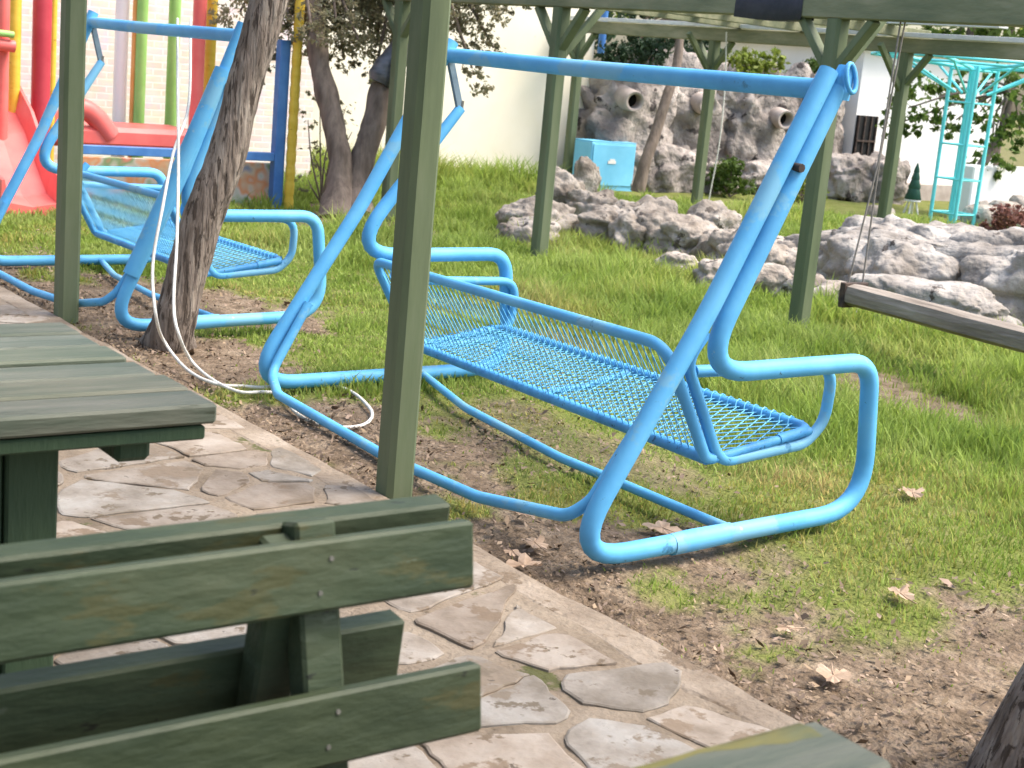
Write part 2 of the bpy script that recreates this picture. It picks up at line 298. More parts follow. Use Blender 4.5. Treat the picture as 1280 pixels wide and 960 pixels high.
def flagstones():
    mb = MB(); seeds = []; rr = random.Random(5)
    gy = .275; gx = .33
    for j in range(int(13/gy)):
        for i in range(int(6.5/gx)):
            seeds.append(np.array([-3.4+gx*(i+.5*(j % 2))+rr.uniform(-.19, .19), -2.5+gy*j+rr.uniform(-.16, .16)]))
    S = np.array(seeds)
    for q, s in enumerate(seeds):
        if rr.random() < .03: continue
        cell = [np.array(c) for c in ((s[0]-.6, s[1]-.6), (s[0]+.6, s[1]-.6), (s[0]+.6, s[1]+.6), (s[0]-.6, s[1]+.6))]
        d = np.hypot(*(S-s).T)
        for k in np.argsort(d)[1:22]:
            nrm = (S[k]-s)/d[k]; g = rr.choice((.005, .008, .012, .020, .032))
            cell = clip_poly(cell, (S[k]+s)/2-nrm*g, nrm)
            if len(cell) < 3: break
        cell = clip_poly(cell, np.array([rr.choice((2.40, 2.46, 2.50, 2.53)), 0]), np.array([1., 0])) if len(cell) > 2 else cell
        if len(cell) < 3 or np.ptp(np.array(cell), axis=0).min() < .07: continue
        if rr.random() < .6:                                        # snap a corner off
            a = rr.uniform(0, 6.28); nrm = np.array([math.cos(a), math.sin(a)]); cen = sum(cell)/len(cell); ext = max((c-cen) @ nrm for c in cell)
            cell = clip_poly(cell, cen+nrm*ext*rr.uniform(.72, .95), nrm)
        pts = []
        for i in range(len(cell)):
            a, c = cell[i], cell[(i+1) % len(cell)]; L = np.linalg.norm(c-a); m_ = max(1, int(L/.035)); nr = np.array([(c-a)[1], -(c-a)[0]])/max(L, 1e-6)
            for k in range(m_):
                p = a+(c-a)*k/m_; w = .016*mnoise.noise((p[0]*9, p[1]*9, q*1.7))+.007*mnoise.noise((p[0]*30, p[1]*30, q)); cen = s
                pts.append(p+nr*w if 0 < k else p+(cen-p)*.025)
        cen = sum(pts)/len(pts); h = .0345+rr.uniform(0, .003); tx, ty = rr.uniform(-.007, .007), rr.uniform(-.007, .007)
        br = rr.uniform(.60, .92); warm = rr.uniform(-.05, .05); mb.tint = (br*(1+warm), br, br*(1-warm*.9))
        N = len(pts); zf = lambda p: h+(p[0]-cen[0])*tx+(p[1]-cen[1])*ty
        vs = [(p[0], p[1], .024) for p in pts]+[(p[0], p[1], zf(p)-.003) for p in pts]+[(*(p+(cen-p)*.035), zf(p)) for p in pts]+[(cen[0], cen[1], zf(cen))]
        fs = [[k, (k+1) % N, N+(k+1) % N, N+k] for k in range(N)]+[[N+k, N+(k+1) % N, 2*N+(k+1) % N, 2*N+k] for k in range(N)]+[[2*N+k, 2*N+(k+1) % N, 3*N] for k in range(N)]
        mb.add(vs, fs)
    return mb.build('path_flagstones', M['flag'])
fl = flagstones(); tag(fl, kind='structure')

# grass
def in_view(x, y, pad=.0):
    fwd = x*math.sin(YAW)+y*math.cos(YAW); side = x*math.cos(YAW)-y*math.sin(YAW)
    return (fwd > 1.5) & (np.abs(side) < fwd*(.37+pad)+.5), fwd
def grass(N, seed):
    rg = np.random.default_rng(seed)
    fw = 2.6+15.5*rg.random(N*3)**.85; sd = (rg.random(N*3)*2-1)*(fw*.42+.5)
    x = fw*math.sin(YAW)+sd*math.cos(YAW); y = fw*math.cos(YAW)-sd*math.sin(YAW)
    g = turf(x, y); keep = (x > EDGE+.03) & (x < 21) & (y < 15.5) & (y > -1.5) & (rg.random(len(x)) < (g**1.3)+.012)
    x, y, g, fw = [v[keep][:N] for v in (x, y, g, fw)]; n = len(x)
    lush = sstep(4.3, 6.2, x+(vnoise(x*.8, y*.8, 11)-.5)*2.2)      # short and worn by the swings, longer beyond
    tall = sstep(13.6, 14.6, y)*sstep(7.5, 9, x)
    tuft = (sstep(.52, .85, vnoise(x*2.1, y*2.1, 12))+.7*sstep(.6, .9, vnoise(x*6, y*6, 15)))*(.3+.7*lush)
    h = (.024+.045*lush+.085*tuft*g+.18*tall)*(.4+1.2*rg.random(n)**1.3)*(.5+.5*g)
    wd = (.0020+.0016*rg.random(n)**2)*(1+.16*np.maximum(fw-4, 0)); az = rg.random(n)*6.283; lean = (.25+.75*rg.random(n))*h; la = az+1.57+rg.normal(0, .5, n)
    z0 = hgt(x, y)-.018; dx, dy = np.cos(az)*wd, np.sin(az)*wd; lx, ly = np.cos(la)*lean, np.sin(la)*lean
    V = np.stack([np.stack([x-dx, y-dy, z0], -1), np.stack([x+dx, y+dy, z0], -1), np.stack([x+dx*.8+lx*.4, y+dy*.8+ly*.4, z0+h*.62], -1), np.stack([x-dx*.8+lx*.4, y-dy*.8+ly*.4, z0+h*.62], -1), np.stack([x+lx, y+ly, z0+h], -1)], 1)
    k = np.arange(n)[:, None]*5; F = np.concatenate([k+[0, 1, 2], k+[0, 2, 3], k+[3, 2, 4]])
    dry = sstep(.50, .8, vnoise(x*1.6, y*1.6, 14)*.6+rg.random(n)*.4)*(1-.65*lush)+.1*(rg.random(n) < .1); br = .72+.5*rg.random(n)+.12*lush
    dry = np.clip(dry, 0, 1)
    tint = np.stack([br*(1+.55*dry), br*(1-.02*dry), br*(1+.5*dry)], -1); tint = np.repeat(tint, 5, 0)
    o = np_mesh('grass', V.reshape(-1, 3), F, M['grass'], tint=tint); return tag(o, 'short spring grass with worn patches on the lawn', 'grass', kind='stuff')
grass(330000, 3)
def litter(N, seed):
    rg = np.random.default_rng(seed); x = EDGE+.0+3.2*rg.random(N*5)**1.6; y = -.5+13*rg.random(N*5)**1.3
    g = turf(x, y); clump = .25+vnoise(x*3, y*3, 21)+.6*(vnoise(x*9, y*9, 22) > .55); keep = rg.random(len(x)) < np.clip((1-g*1.05), 0, 1)*.55*clump; x, y = x[keep][:N], y[keep][:N]; n = len(x)
    s = .0035+.0075*rg.random(n)**2.5; s *= np.where(rg.random(n) < .03, 1.8, 1); a = rg.random(n)*6.283; el = 1+2.2*rg.random(n); t1 = rg.normal(0, .45, n); t2 = rg.normal(0, .45, n)
    z0 = hgt(x, y)-.006+.006*rg.random(n); ca, sa = np.cos(a), np.sin(a); P = []
    for u, v in ((-1, -.5), (.2, -.8), (1, .1), (-.1, .7)):
        uu, vv = u*s*el*.6, v*s; P.append(np.stack([x+uu*ca-vv*sa, y+uu*sa+vv*ca, z0+.004+uu*t1+vv*t2], -1))
    V = np.stack(P, 1).reshape(-1, 3); F = (np.arange(n)[:, None]*4+[0, 1, 2, 3]); br = .5+.75*rg.random(n)**1.4
    tint = np.repeat(np.stack([br*1.02, br, br*(.9+.2*rg.random(n))], -1), 4, 0)
    return tag(np_mesh('leaf_litter', V, F, M['litter'], tint=tint), 'crumbled brown leaf litter over the bare soil', 'leaf litter', kind='stuff')
litter(26000, 4)

# ------------------------------------------------------------------ dry leaves lying on the soil
def dry_leaf(px, py, size, label, seed):
    rr = random.Random(seed); p = on(px, py, 2, .01); p[2] = hgt(p[0], p[1])+.004
    t = thing('dry_leaf', label, 'leaf', p, 'big dry leaves on the soil'); lobes = []
    N = 30; a0 = rr.uniform(0, 6.28); vs = [(p[0], p[1], p[2]+.012)]; cu = rr.uniform(.15, .45)
    for k in range(N):
        t_ = 2*math.pi*k/N; r = size*(.62+.38*abs(math.cos(2.5*t_))**.7)*(1+rr.uniform(-.1, .1)); x, y = r*math.cos(t_), .8*r*math.sin(t_)
        z = cu*abs(y)*1.1+.25*cu*x+rr.uniform(-.004, .006); vs.append((p[0]+x*math.cos(a0)-y*math.sin(a0), p[1]+x*math.sin(a0)+y*math.cos(a0), p[2]+.004+max(0, z)))
    b = MB(); b.add(vs, [[0, 1+k, 1+(k+1) % N] for k in range(N)]); b.build('blade', M['deadleaf'], t)
    s = MB(); d = Vector((math.cos(a0), math.sin(a0), 0)); q = Vector([float(v) for v in p]); s.tube([q-d*size*1.5+Vector((0, 0, .006)), q-d*size*.6+Vector((0, 0, .008)), q+Vector((0, 0, .014))], .0018, 5); s.build('stalk', M['deadleaf'], t)
for k, (px, py, sz, lb) in enumerate([(1140, 621, .055, 'curled tan leaf on the grass right of the near swing foot'), (655, 708, .06, 'big pale leaf lying at the path edge'), (668, 682, .05, 'pinkish tan leaf just behind the big pale path edge leaf'),
        (640, 690, .035, 'small tan leaf left of the pale leaf by the path'), (1042, 840, .065, 'pale folded leaf on bare soil in front of the lawn'), (655, 652, .045, 'dull tan leaf beside the path side crossbar of the swing'),
        (828, 660, .075, 'wide flat leaf under the near blue swing seat'), (1125, 742, .05, 'pinkish leaf among sparse grass near the right trunk'), (985, 775, .04, 'dark brown leaf on soil right of the near swing foot'), (382, 383, .04, 'pink white leaf lying beside the left leg of the near swing')]):
    dry_leaf(px, py, sz, lb, k+1)

# ------------------------------------------------------------------ swings
def patch_wires(mb, A, B, C, D, sp, r, ratio=1.0):
    """diamond lattice of wires over the quad A-B (long), D-C"""
    A, B, C, D = [Vector([float(x) for x in p]) for p in (A, B, C, D)]; L = (B-A).length; Wd = (D-A).length
    def P(u, v): u /= L; v /= Wd; return A*(1-u)*(1-v)+B*u*(1-v)+C*u*v+D*(1-u)*v
    nrm = (B-A).cross(D-A).normalized()
    for sg in (1, -1):
        u0 = -Wd*ratio
        while u0 < L+Wd*ratio:
            v0, v1 = 0., Wd; f = lambda v: u0+sg*ratio*v
            lo, hi = 0., Wd
            for lim in (0., L):
                vv = sg*(lim-u0)/ratio
                if (sg > 0) == (lim == 0): lo = max(lo, vv)
                else: hi = min(hi, vv)
            if hi-lo > .01: mb.tube([P(f(lo), lo)+nrm*r*sg*.4, P(f((lo+hi)/2), (lo+hi)/2)+nrm*r*sg*.4, P(f(hi), hi)+nrm*r*sg*.4], r, 4, False, smooth=False)
            u0 += sp
def stitch(mb, A, B, r, step):                                     # wire wrapped round a rail
    A = Vector([float(x) for x in A]); B = Vector([float(x) for x in B]); d = (B-A); L = d.length; d.normalize(); u = d.orthogonal().normalized(); w = d.cross(u); n = int(L/step*8)
    mb.tube([A+d*(L*i/n)+(u*math.cos(i*.785)+w*math.sin(i*.785))*r for i in range(n+1)], .0028, 4, False, smooth=False)
def make_swing(label, ox, oy, Wd, sh, kx, tz, legs_plate, seat):
    root = thing('garden_swing', label, 'swing', (ox, oy, 0), 'blue tubular garden swings')
    def L3(s, y, z): return (ox+s*kx+sh*y, oy+y, z)
    Rm = .032
    for side, y in ((0, 0.), (1, Wd)):
        top = .80*tz/.80
        t2 = (.850*tz/.8, 1.51) if side == 0 else (.875*tz/.8, 1.27)
        ds = -.05 if legs_plate else 0; pts = [L3(top, y, 1.56), L3((top-.065-.05*side-ds)*.5+.035, y, .80), L3(-.065-.05*side-ds, y, .04), L3(1.27, y, .05+.02*(1-side)), L3(1.20, y, .605), L3((.35 if legs_plate else .395)-.06*side, y, .60), L3(t2[0], y, t2[1])]
        b = MB(); fp = fillet(pts, [0, 2.5, .13, .20, .115, .13, 0], 9); b.tube(fp, [Rm]*(len(fp)-1)+[Rm if side == 0 else .024], 14); b.build('side_frame', M['blue'], root)
        if side == 0:                                               # flattened, hooked end of the inner tube
            b = MB(); c = Vector(L3(t2[0]+.012, y, t2[1]+.012)); b.tube([c+Vector((.0, 0, -.05)), c, c+Vector((.02, 0, .05))], [.033, .038, .030], 12)
            ring = [c+Vector((.0+.036*math.cos(a)*.6-.0, -.04+.012*math.sin(a), .02+.045*math.sin(a))) for a in np.linspace(0, 6.283, 16)]; b.tube(ring, .008, 6, False); b.build('pivot_clamp', M['blue'], root)
            b = MB(); p = Vector(L3(top*.985, y+.07, 1.46)); b.bar(p+Vector((0, 0, .03)), p+Vector((.0, .0, -.11)), .035, .012); b.build('hanger', M['rust'], root)
        else:
            b = MB(); b.bar(L3(top-.005, y, 1.49), L3(t2[0]+.002, y, t2[1]-.02), .036, .018, (0, 1, 0)); b.build('hanger', M['link'], root)
            b = MB(); b.tube([L3(t2[0], y, t2[1]-.01), L3(t2[0]+.004, y, t2[1]+.035)], .012, 8); b.build('hanger', M['nail'], root)
        # bolt bosses between the two tubes
        b = MB(); s0 = .695*tz/.8; b.tube([L3(s0, y-.040, 1.255), L3(s0, y+.035, 1.255)], .014, 8); b.build('bolt', M['rust'], root)
        if side == 0:                                               # split sleeve on the ground bar
            b = MB(); b.tube([L3(.36, y, .047), L3(.44, y, .051), L3(.62, y, .057)], [.0355, .037, .0345], 14); b.build('sleeve', M['blue'], root)
    if legs_plate:
        b = MB(); b.tube([L3(.10, 0, .30), L3(.36, 0, .85), L3(.575, 0, 1.33)], .042, 12); b.build('sleeve', M['blue'], root)
        for z in (.82, .95, 1.08):
            s0 = (z-.04)/1.52*.8*tz/.8; b = MB(); b.bar(L3(s0+.02, -.0, z), L3(s0+.11, 0., z-.02), .03, .05); b.build('spacer', M['blue'], root)
    yb = .785*tz/.8
    b = MB(); b.tube([L3(yb, -.0, 1.50), L3(yb, Wd*.25, 1.498), L3(yb, Wd*.6, 1.495), L3(yb, Wd, 1.50)], .0335, 14); b.build('top_beam', M['blue'], root)
    # path side brace: leaves each leg, runs along the ground between the frames
    pts = [L3(.14*tz/.8, Wd-.045, .40), L3(-.03, Wd-.06, .10), L3(-.08, Wd-.25, .055), L3(-.05, Wd*.5, .04), L3(-.02, Wd*.25, .065), L3(-.0, .10, .15), L3(.05, .05, .21), L3(.20, .045, .43)]
    b = MB(); b.tube(fillet(pts, [0, .10, .12, .5, .5, .14, .1, 0], 6), .0205, 10); b.build('ground_brace', M['blue'], root)
    b = MB(); b.tube(fillet([L3(.78, Wd, .045), L3(.66, Wd*.75, .035), L3(.62, Wd*.42, .035), L3(.66, .02, .05)], .6), .018, 10); b.build('ground_brace', M['blue'], root)
    # bench hung inside: rails, hoops, wire lattice
    (sx0, y0, sx1, y1, dz) = seat
    def S(x, z, v): return (ox+x*kx+sx0+(sx1-sx0)*v, oy+y0+(y1-y0)*v, z+dz*v)
    sm = thing('seat_dummy', None, None) if False else None
    hoop = [(.47, .585), (1.13, .572), (1.12, .37), (1.03, .30), (.63, .268), (.43, .62), (.50, .71)]
    rail = MB()
    for v in (0, 1): 
        b = MB(); b.tube(fillet([S(x, z, v) for x, z in hoop], [0, .09, .12, .1, .10, .08, 0], 6), .020, 10); b.build('arm_hoop', M['blue'], root)
    f = MB(); bk = [S(.565, .29, 0), S(.335, .675, 0), S(.335, .675, 1), S(.565, .29, 1)]
    f.tube(fillet([S(.60, .285, .0)]+bk+[S(.60, .285, 1)], [0, .06, .09, .09, .06, 0], 8), .020, 10); f.build('backrest_frame', M['blue'], root)
    fr = MB(); fr.tube([S(.575, .285, 0), S(.575, .285, 1)], .021, 10); fr.tube([S(.585, .28, 0), S(1.05, .345, 0)], .016, 8); fr.tube([S(.585, .28, 1), S(1.05, .345, 1)], .016, 8)
    fr.tube(fillet([S(.9, .325, 0), S(1.06, .35, .0), S(1.06, .35, 1), S(.9, .325, 1)], .08), .019, 10)
    q = .5; fr.tube([S(.575, .28, q), S(.82, .295, q), S(1.06, .345, q)], .014, 8); sf = fr.build('seat_frame', M['blue_dark'], root)
    m_ = MB(); patch_wires(m_, S(.58, .29, 0), S(.58, .29, 1), S(1.05, .352, 1), S(1.05, .352, 0), .050, .0021, .55)
    stitch(m_, S(1.06, .35, .03), S(1.06, .35, .97), .0235, .05); stitch(m_, S(.60, .285, 1), S(1.02, .345, 1), .021, .045)
    m_.build('seat_mesh', M['blue_mesh'], root)
    m_ = MB(); patch_wires(m_, S(.565, .30, 0), S(.565, .30, 1), S(.34, .67, 1), S(.34, .67, 0), .040, .0019, .16); m_.build('backrest_mesh', M['blue_mesh'], root)
    return root
make_swing('blue garden swing in the middle, nearest to the camera, with wire mesh seat', 2.80, 3.278, 2.38, .066, 1.0, .80, False, (0., .10, .27, 2.33, -.09))
make_swing('second blue garden swing standing behind the leaning tree trunk at left', 2.735, 6.95, 2.05, .0, .93, .68, True, (0., .12, .10, 1.9, -.05))

# ------------------------------------------------------------------ rope and cord
def cord(name, label, cat, pts, r, m, n=6):
    b = MB(); b.tube(smooth_path(pts, n), r, 7); o = b.build(name, m); tag(o, label, cat); return o
zg = lambda px, py, z: on(px, py, 2, z)
rp = [at(238, 33, 8.42), at(239, 27, 8.28), at(238, 34, 8.20), at(236, 130, 7.5), at(217, 190, 7.1), at(203, 260, 6.9), at(191, 330, 6.85), at(195, 395, 6.7), zg(206, 428, .07), zg(234, 462, .025), zg(270, 480, .02), zg(306, 483, .02), zg(332, 484, .02), zg(380, 478, .012), zg(432, 486, .012), zg(462, 510, .012), zg(462, 526, .012),
      zg(440, 534, .012), zg(400, 531, .012), zg(370, 516, .012), zg(352, 494, .015), zg(330, 490, .02), zg(300, 490, .02), zg(268, 476, .025), zg(240, 452, .03), at(224, 420, 6.6), at(217, 380, 6.66), at(221, 300, 6.8), at(223, 200, 7.05), at(222, 110, 7.6), at(222, 32, 8.25), at(222, 25, 8.33), at(222, 31, 8.46)]
cord('rope', 'white rope hanging from the second swing and looping over the ground', 'rope', rp, .0075, M['rope'])

# ------------------------------------------------------------------ picnic tables and benches
def plank(mb, x0, x1, y0, y1, z0, z1): mb.box((x0, y0, z0), (x1, y1, z1), None, .006)
def make_table(label, x1, y0, y1, ztop, mossy, L=1.75):
    t = thing('picnic_table', label, 'table', (x1-L/2, (y0+y1)/2, .03), 'green wooden picnic tables'); x0 = x1-L; n = 6; g = .027; w = (y1-y0-g*(n-1))/n; rr = random.Random(int(x1*100))
    for i in range(n):
        ya = y0+i*(w+g); b = MB(); e = rr.uniform(-.012, .006); dz = 0 if mossy and i == n-1 else rr.uniform(-.005, .004); q_ = rr.uniform(.78, 1.15)*(.68 if mossy else .95); b.tint = (q_*rr.uniform(.96, 1.06), q_, q_*rr.uniform(.9, 1.02))
        plank(b, x0+e, x1+e, ya, ya+w, ztop-.042+dz, ztop+dz)
        b.build('plank', M['table'], t)
    if mossy:
        b = MB(); vs = []; n_ = 60
        for i in range(n_+1):
            x = x0+.03+(L-.06)*i/n_; ww = .022+.028*mnoise.noise((x*5, 1, 2))+.02*mnoise.noise((x*17, 3, 2)); ww = min(.04, max(.006, ww))
            vs += [(x, y1+.0015, ztop-.022), (x, y1-.001, ztop+.0008), (x, y1-ww*.5, ztop+.0035), (x, y1-ww, ztop+.0002)]
        b.add(vs, [[i*4+k, i*4+k+1, i*4+k+5, i*4+k+4] for i in range(n_) for k in range(3)], True); b.build('moss', M['moss'], t)
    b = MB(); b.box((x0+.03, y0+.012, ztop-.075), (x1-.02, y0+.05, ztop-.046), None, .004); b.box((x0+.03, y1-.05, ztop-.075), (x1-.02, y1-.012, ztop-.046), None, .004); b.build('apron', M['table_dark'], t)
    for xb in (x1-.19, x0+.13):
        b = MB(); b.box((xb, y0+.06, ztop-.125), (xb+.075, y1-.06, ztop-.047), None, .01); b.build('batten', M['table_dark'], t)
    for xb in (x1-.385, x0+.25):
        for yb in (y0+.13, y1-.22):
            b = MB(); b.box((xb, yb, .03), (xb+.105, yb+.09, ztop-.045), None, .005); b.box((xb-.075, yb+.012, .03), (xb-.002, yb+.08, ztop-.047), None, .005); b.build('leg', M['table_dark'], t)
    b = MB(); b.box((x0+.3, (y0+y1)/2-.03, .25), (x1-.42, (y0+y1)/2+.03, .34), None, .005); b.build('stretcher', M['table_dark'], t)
    return t
make_table('green plank picnic table at the left edge, beyond the benches', 1.295, 2.70, 3.60, .765, False)
make_table('picnic table whose mossy corner shows at the bottom edge of the frame', 1.335, .22, 1.10, .757, True)
def make_bench(label, d, ytop, ybot, x1, thick, L=1.9, zu=(.758, .853), zl=(.562, .66), post_in=.235, cut=.0):
    """d = +1: sitter faces +Y"""
    t = thing('bench', label, 'bench', (x1-L/2, ytop, .03), 'green wooden benches back to back'); x0 = x1-L
    sl = (ybot-ytop)/(zu[0]-zl[0]+.1)
    def slat(nm, yb, z0, z1, e):
        b = MB(); q_ = random.uniform(.85, 1.15); b.tint = (q_*random.uniform(.95, 1.08), q_, q_*random.uniform(.92, 1.02)); zd = Vector((0, -sl, 1)).normalized()
        yd = Vector((0, zd.z, -zd.y))*d; zc = (z0+z1)/2; H = (z1-z0)/zd.z
        mtx = Matrix(((1, yd.x, zd.x, 0), (0, yd.y, zd.y, yb), (0, yd.z, zd.z, zc), (0, 0, 0, 1)))
        b.box((x0+e, 0, -H/2), (x1-e, thick, H/2), mtx, .005)
        return b.build(nm, M['bench'], t), mtx, H
    ym_u = ytop+(ybot-ytop)*.0; up, mu, H = slat('back_slat', ytop, *zu, 0); lo, ml, H2 = slat('back_slat', ybot, *zl, cut)
    for xp in (x1-post_in, x0+.30):
        b = MB(); zt = zu[1]+(.012 if d < 0 else -.012); yb = lambda z: ytop+(ybot-ytop)*((sum(zu)/2-z)/(sum(zu)/2-sum(zl)/2))
        b.bar((xp, yb(.03)-d*.030, .03), (xp, yb(zt)-d*.030, zt), .062, .05, (0, 1, 0), .005); b.build('back_post', M['bench'], t)
        ys = yb(.42); b = MB(); b.box((xp-.03, ys+d*.03, .36), (xp+.03, ys+d*.43, .425), None, .005); b.build('seat_rail', M['bench'], t)
        b = MB(); b.box((xp-.035, ys+d*.36, .03), (xp+.035, ys+d*.42, .359), None, .005); b.build('leg', M['bench'], t)
        for (mt, H_) in ((mu, H), (ml, H2)):                         # nail heads through the slats
            for q in (-.22, .24):
                b = MB(); c = mt @ Vector((xp+random.uniform(-.02, .02), thick+.0005, H_*q)); ax = (mt.to_3x3() @ Vector((0, 1, 0))); b.tube([c-ax*.002, c+ax*.0015], .0036, 8); b.build('nail', M['nail'], t)
    for i in range(3):
        b = MB(); ya = yb(.42)+d*(.05+i*.125); plank(b, x0, x1-.01, ya, ya+d*.115, .426, .462); b.build('seat_slat', M['bench'], t)
    return t
make_bench('green bench nearest to the camera, its slatted back turned to the other bench', -1, 1.672, 1.622, 1.200, .030, zu=(.752, .848), zl=(.55, .648))
make_bench('green bench behind the nearest one, its back slats dark in shade', 1, 1.735, 1.765, 1.215, .045, zl=(.565, .665), post_in=.29, cut=.045)

# ------------------------------------------------------------------ pergolas
def post_mb(x, y, z0, z1, w, ch=.28, lean=(0, 0)):
    b = MB(); c = w/2; e = c*ch*1.2; oct_ = [(-c, -c+e), (-c+e, -c), (c-e, -c), (c, -c+e), (c, c-e), (c-e, c), (-c+e, c), (-c, c-e)]; n = 8
    vs = []
    N = 10
    for i in range(N+1):
        q = i/N; z = z0+(z1-z0)*q
        for px, py in oct_: vs.append((x+px+lean[0]*q+.002*mnoise.noise((x+z*2, y, px)), y+py+lean[1]*q, z))
    fs = [[i*n+k, i*n+(k+1) % n, (i+1)*n+(k+1) % n, (i+1)*n+k] for i in range(N) for k in range(n)]+[list(range(n))[::-1], [N*n+k for k in range(n)]]
    b.add(vs, fs); return b
def added_shade_roof(root, x0, x1, y0, y1, z):
    b = MB(); n = int((x1-x0)/.09)
    vs = []
    for i in range(n+1):
        x = x0+(x1-x0)*i/n; dz = .018*(i % 2)
        for yy in (y0, y1):
            vs += [(x, yy, z+dz), (x, yy, z+dz+.006)]
    fs = []
    for i in range(n):
        a = i*4; c = a+4; fs += [[a, c, c+2, a+2], [a+1, a+3, c+3, c+1], [a, a+1, c+1, c], [a+2, c+2, c+3, a+3]]
    b.add(vs, fs); return b.build('added_shade_sheet', M['added_shade_sheet'], root)
pg = thing('pergola', 'green pergola over the stone path, its thick posts along the path edge', 'pergola', (0, 3.5, .03), 'green wooden pergolas')
for x in (2.64, -2.2):
    for y in (-2.0, 1.0 if x < 0 else -.35, 4.113, 7.32, 10.5):
        post_mb(x, y, 0.0 if x > 0 else .03, 2.2, .105).build('post', M['post'], pg)
    b = MB(); b.box((x-.05, -2.6, 2.2), (x+.05, 11, 2.34), None, .006); b.build('beam', M['beam'], pg)
for y in np.arange(-2.4, 11, 1.15):
    b = MB(); b.box((-2.6, y, 2.342), (3.0, y+.06, 2.45), None, .006); b.build('rafter', M['beam'], pg)

added_shade_roof(pg, -2.7, .75, -2.7, 11.1, 2.453)  # unseen sheet, added so light on the benches comes mainly from the right
pf = thing('pergola', 'open green post and beam pergola standing on the lawn behind the swing', 'pergola', (9.5, 9, 0), 'green wooden pergolas')
XB, XC = 7.12, 12.1
ROW_B = (3.55, 6.46, 9.25, 11.55); ROW_C = (6.9, 10.02, 12.80, 15.28)
for x, row in ((XB, ROW_B), (XC, ROW_C)):
    for y in row:
        post_mb(x, y, -.03, 1.93, .115).build('post', M['post'], pf)
        for sgn in (-1, 1):
            b = MB(); b.bar((x, y+sgn*.03, 1.62), (x, y+sgn*.29, 1.93), .05, .075, (1, 0, 0), .005); b.build('brace', M['post'], pf)
        b = MB(); sx = 1 if x == XB else -1
        b.bar((x+sx*.03, y, 1.56), (x+sx*.42, y, 1.99), .055, .05, (0, 1, 0), .005); b.build('brace', M['post'], pf)
    b = MB(); ya, yb_ = row[0]-1.2, row[-1]+1.0; b.bar((x, ya, 2.005), (x, yb_, 2.005), .11, .15, (0, 0, 1), .008); b.build('beam', M['beam'], pf)
for y in (5.2, 6.46, 7.9, 9.25, 10.6, 11.55):
    b = MB(); b.bar((XB-.5, y, 2.13), (XC+.45, y+.9, 2.13), .06, .10, (0, 0, 1), .006)
    if y in (9.25, 11.55, 10.6): b.build('rafter', M['beam'], pf)
for k in range(9):
    b = MB(); x_ = XB+.35+k*.54; b.bar((x_, 8.6+.05*(k % 3), 2.2), (x_+.02, 13.2-.06*(k % 2), 2.2), .14, .02, (0, 0, 1), .003); b.build('slat', M['edge_sheet'], pf)
b = MB(); b.bar((XC-.07, 5.8, 2.105), (XC-.07, 15.9, 2.105), .03, .045, (0, 0, 1), .003); b.build('edge_strip', M['edge_sheet'], pf)
b = MB()
g_ = [(XB-.02+.05*math.sin(i*.9), 6.72+i*.075, 1.945-.05*math.sin(math.pi*i/8)) for i in range(9)]
vs = []
for p in g_: zz = 1.912+.25*(p[2]-1.93); vs += [(XB-.058, p[1], 2.07), (XB-.060, p[1], zz), (XB+.060, p[1], zz), (XB+.058, p[1], 2.07)]
b.add(vs, [[i*4+k, i*4+k+1, i*4+k+5, i*4+k+4] for i in range(8) for k in range(3)], True); tag(b.build('tarp', M['tarp']), 'dark tarpaulin scrap sagging under the front beam of the lawn pergola', 'tarp')

# hanging plank swing and loose cords
pe1 = on(1062, 366, 0, 6.98); pe2 = on(1280, 424, 0, 6.98); dr = (pe2-pe1)/np.linalg.norm(pe2-pe1); pe3 = pe1+dr*1.75
t = thing('plank_swing', 'long weathered plank hung on thin chains before the big grey rock', 'swing', (pe1+pe3)/2)
b = MB(); mid = [pe1+dr*1.75*k/8 for k in range(9)]
vs = []; n = 10
prof_ = [(-.09, .05), (-.03, .062), (.04, .058), (.09, .05), (.10, 0), (.085, -.055), (.02, -.07), (-.05, -.065), (-.095, -.04), (-.10, .01)]
for i, p in enumerate(mid):
    for px, pz in prof_: vs.append((p[0]+px*(1+.08*mnoise.noise((i*.9, px*9, pz*9))), p[1], p[2]+pz*(1+.12*mnoise.noise((i*.7, px*7+3, pz*9)))))
b.add(vs, [[i*n+k, i*n+(k+1) % n, (i+1)*n+(k+1) % n, (i+1)*n+k] for i in range(8) for k in range(n)]+[list(range(n))[::-1], [8*n+k for k in range(n)]]); b.build('plank', M['plank'], t)
for q in (.03, 1.70):
    p = pe1+dr*q; b = MB(); b.box((p[0]-.107, p[1]-.02, p[2]-.08), (p[0]+.107, p[1]+.02, p[2]+.07), None, .004); b.build('end_strap', M['rust'], t)
    b = MB(); top_ = np.array([XB, p[1]+.05, 1.93]); b.tube([p+np.array([-.06, 0, .06]), p*.5+top_*.5+np.array([.02, 0, 0]), top_], .006, 6); b.tube([p+np.array([.07, 0, .06]), p*.5+top_*.5+np.array([.05, .02, 0]), top_+np.array([.04, .0, 0])], .006, 6); b.build('chain', M['chain'], t)
cord('cord', 'thin white cord dangling from the back beam of the lawn pergola', 'cord', [on(908, 40, 0, XC-.1), on(906, 110, 0, XC-.1), on(899, 180, 0, XC-.1), on(886, 250, 0, XC-.1)], .008, M['rope'], 4)

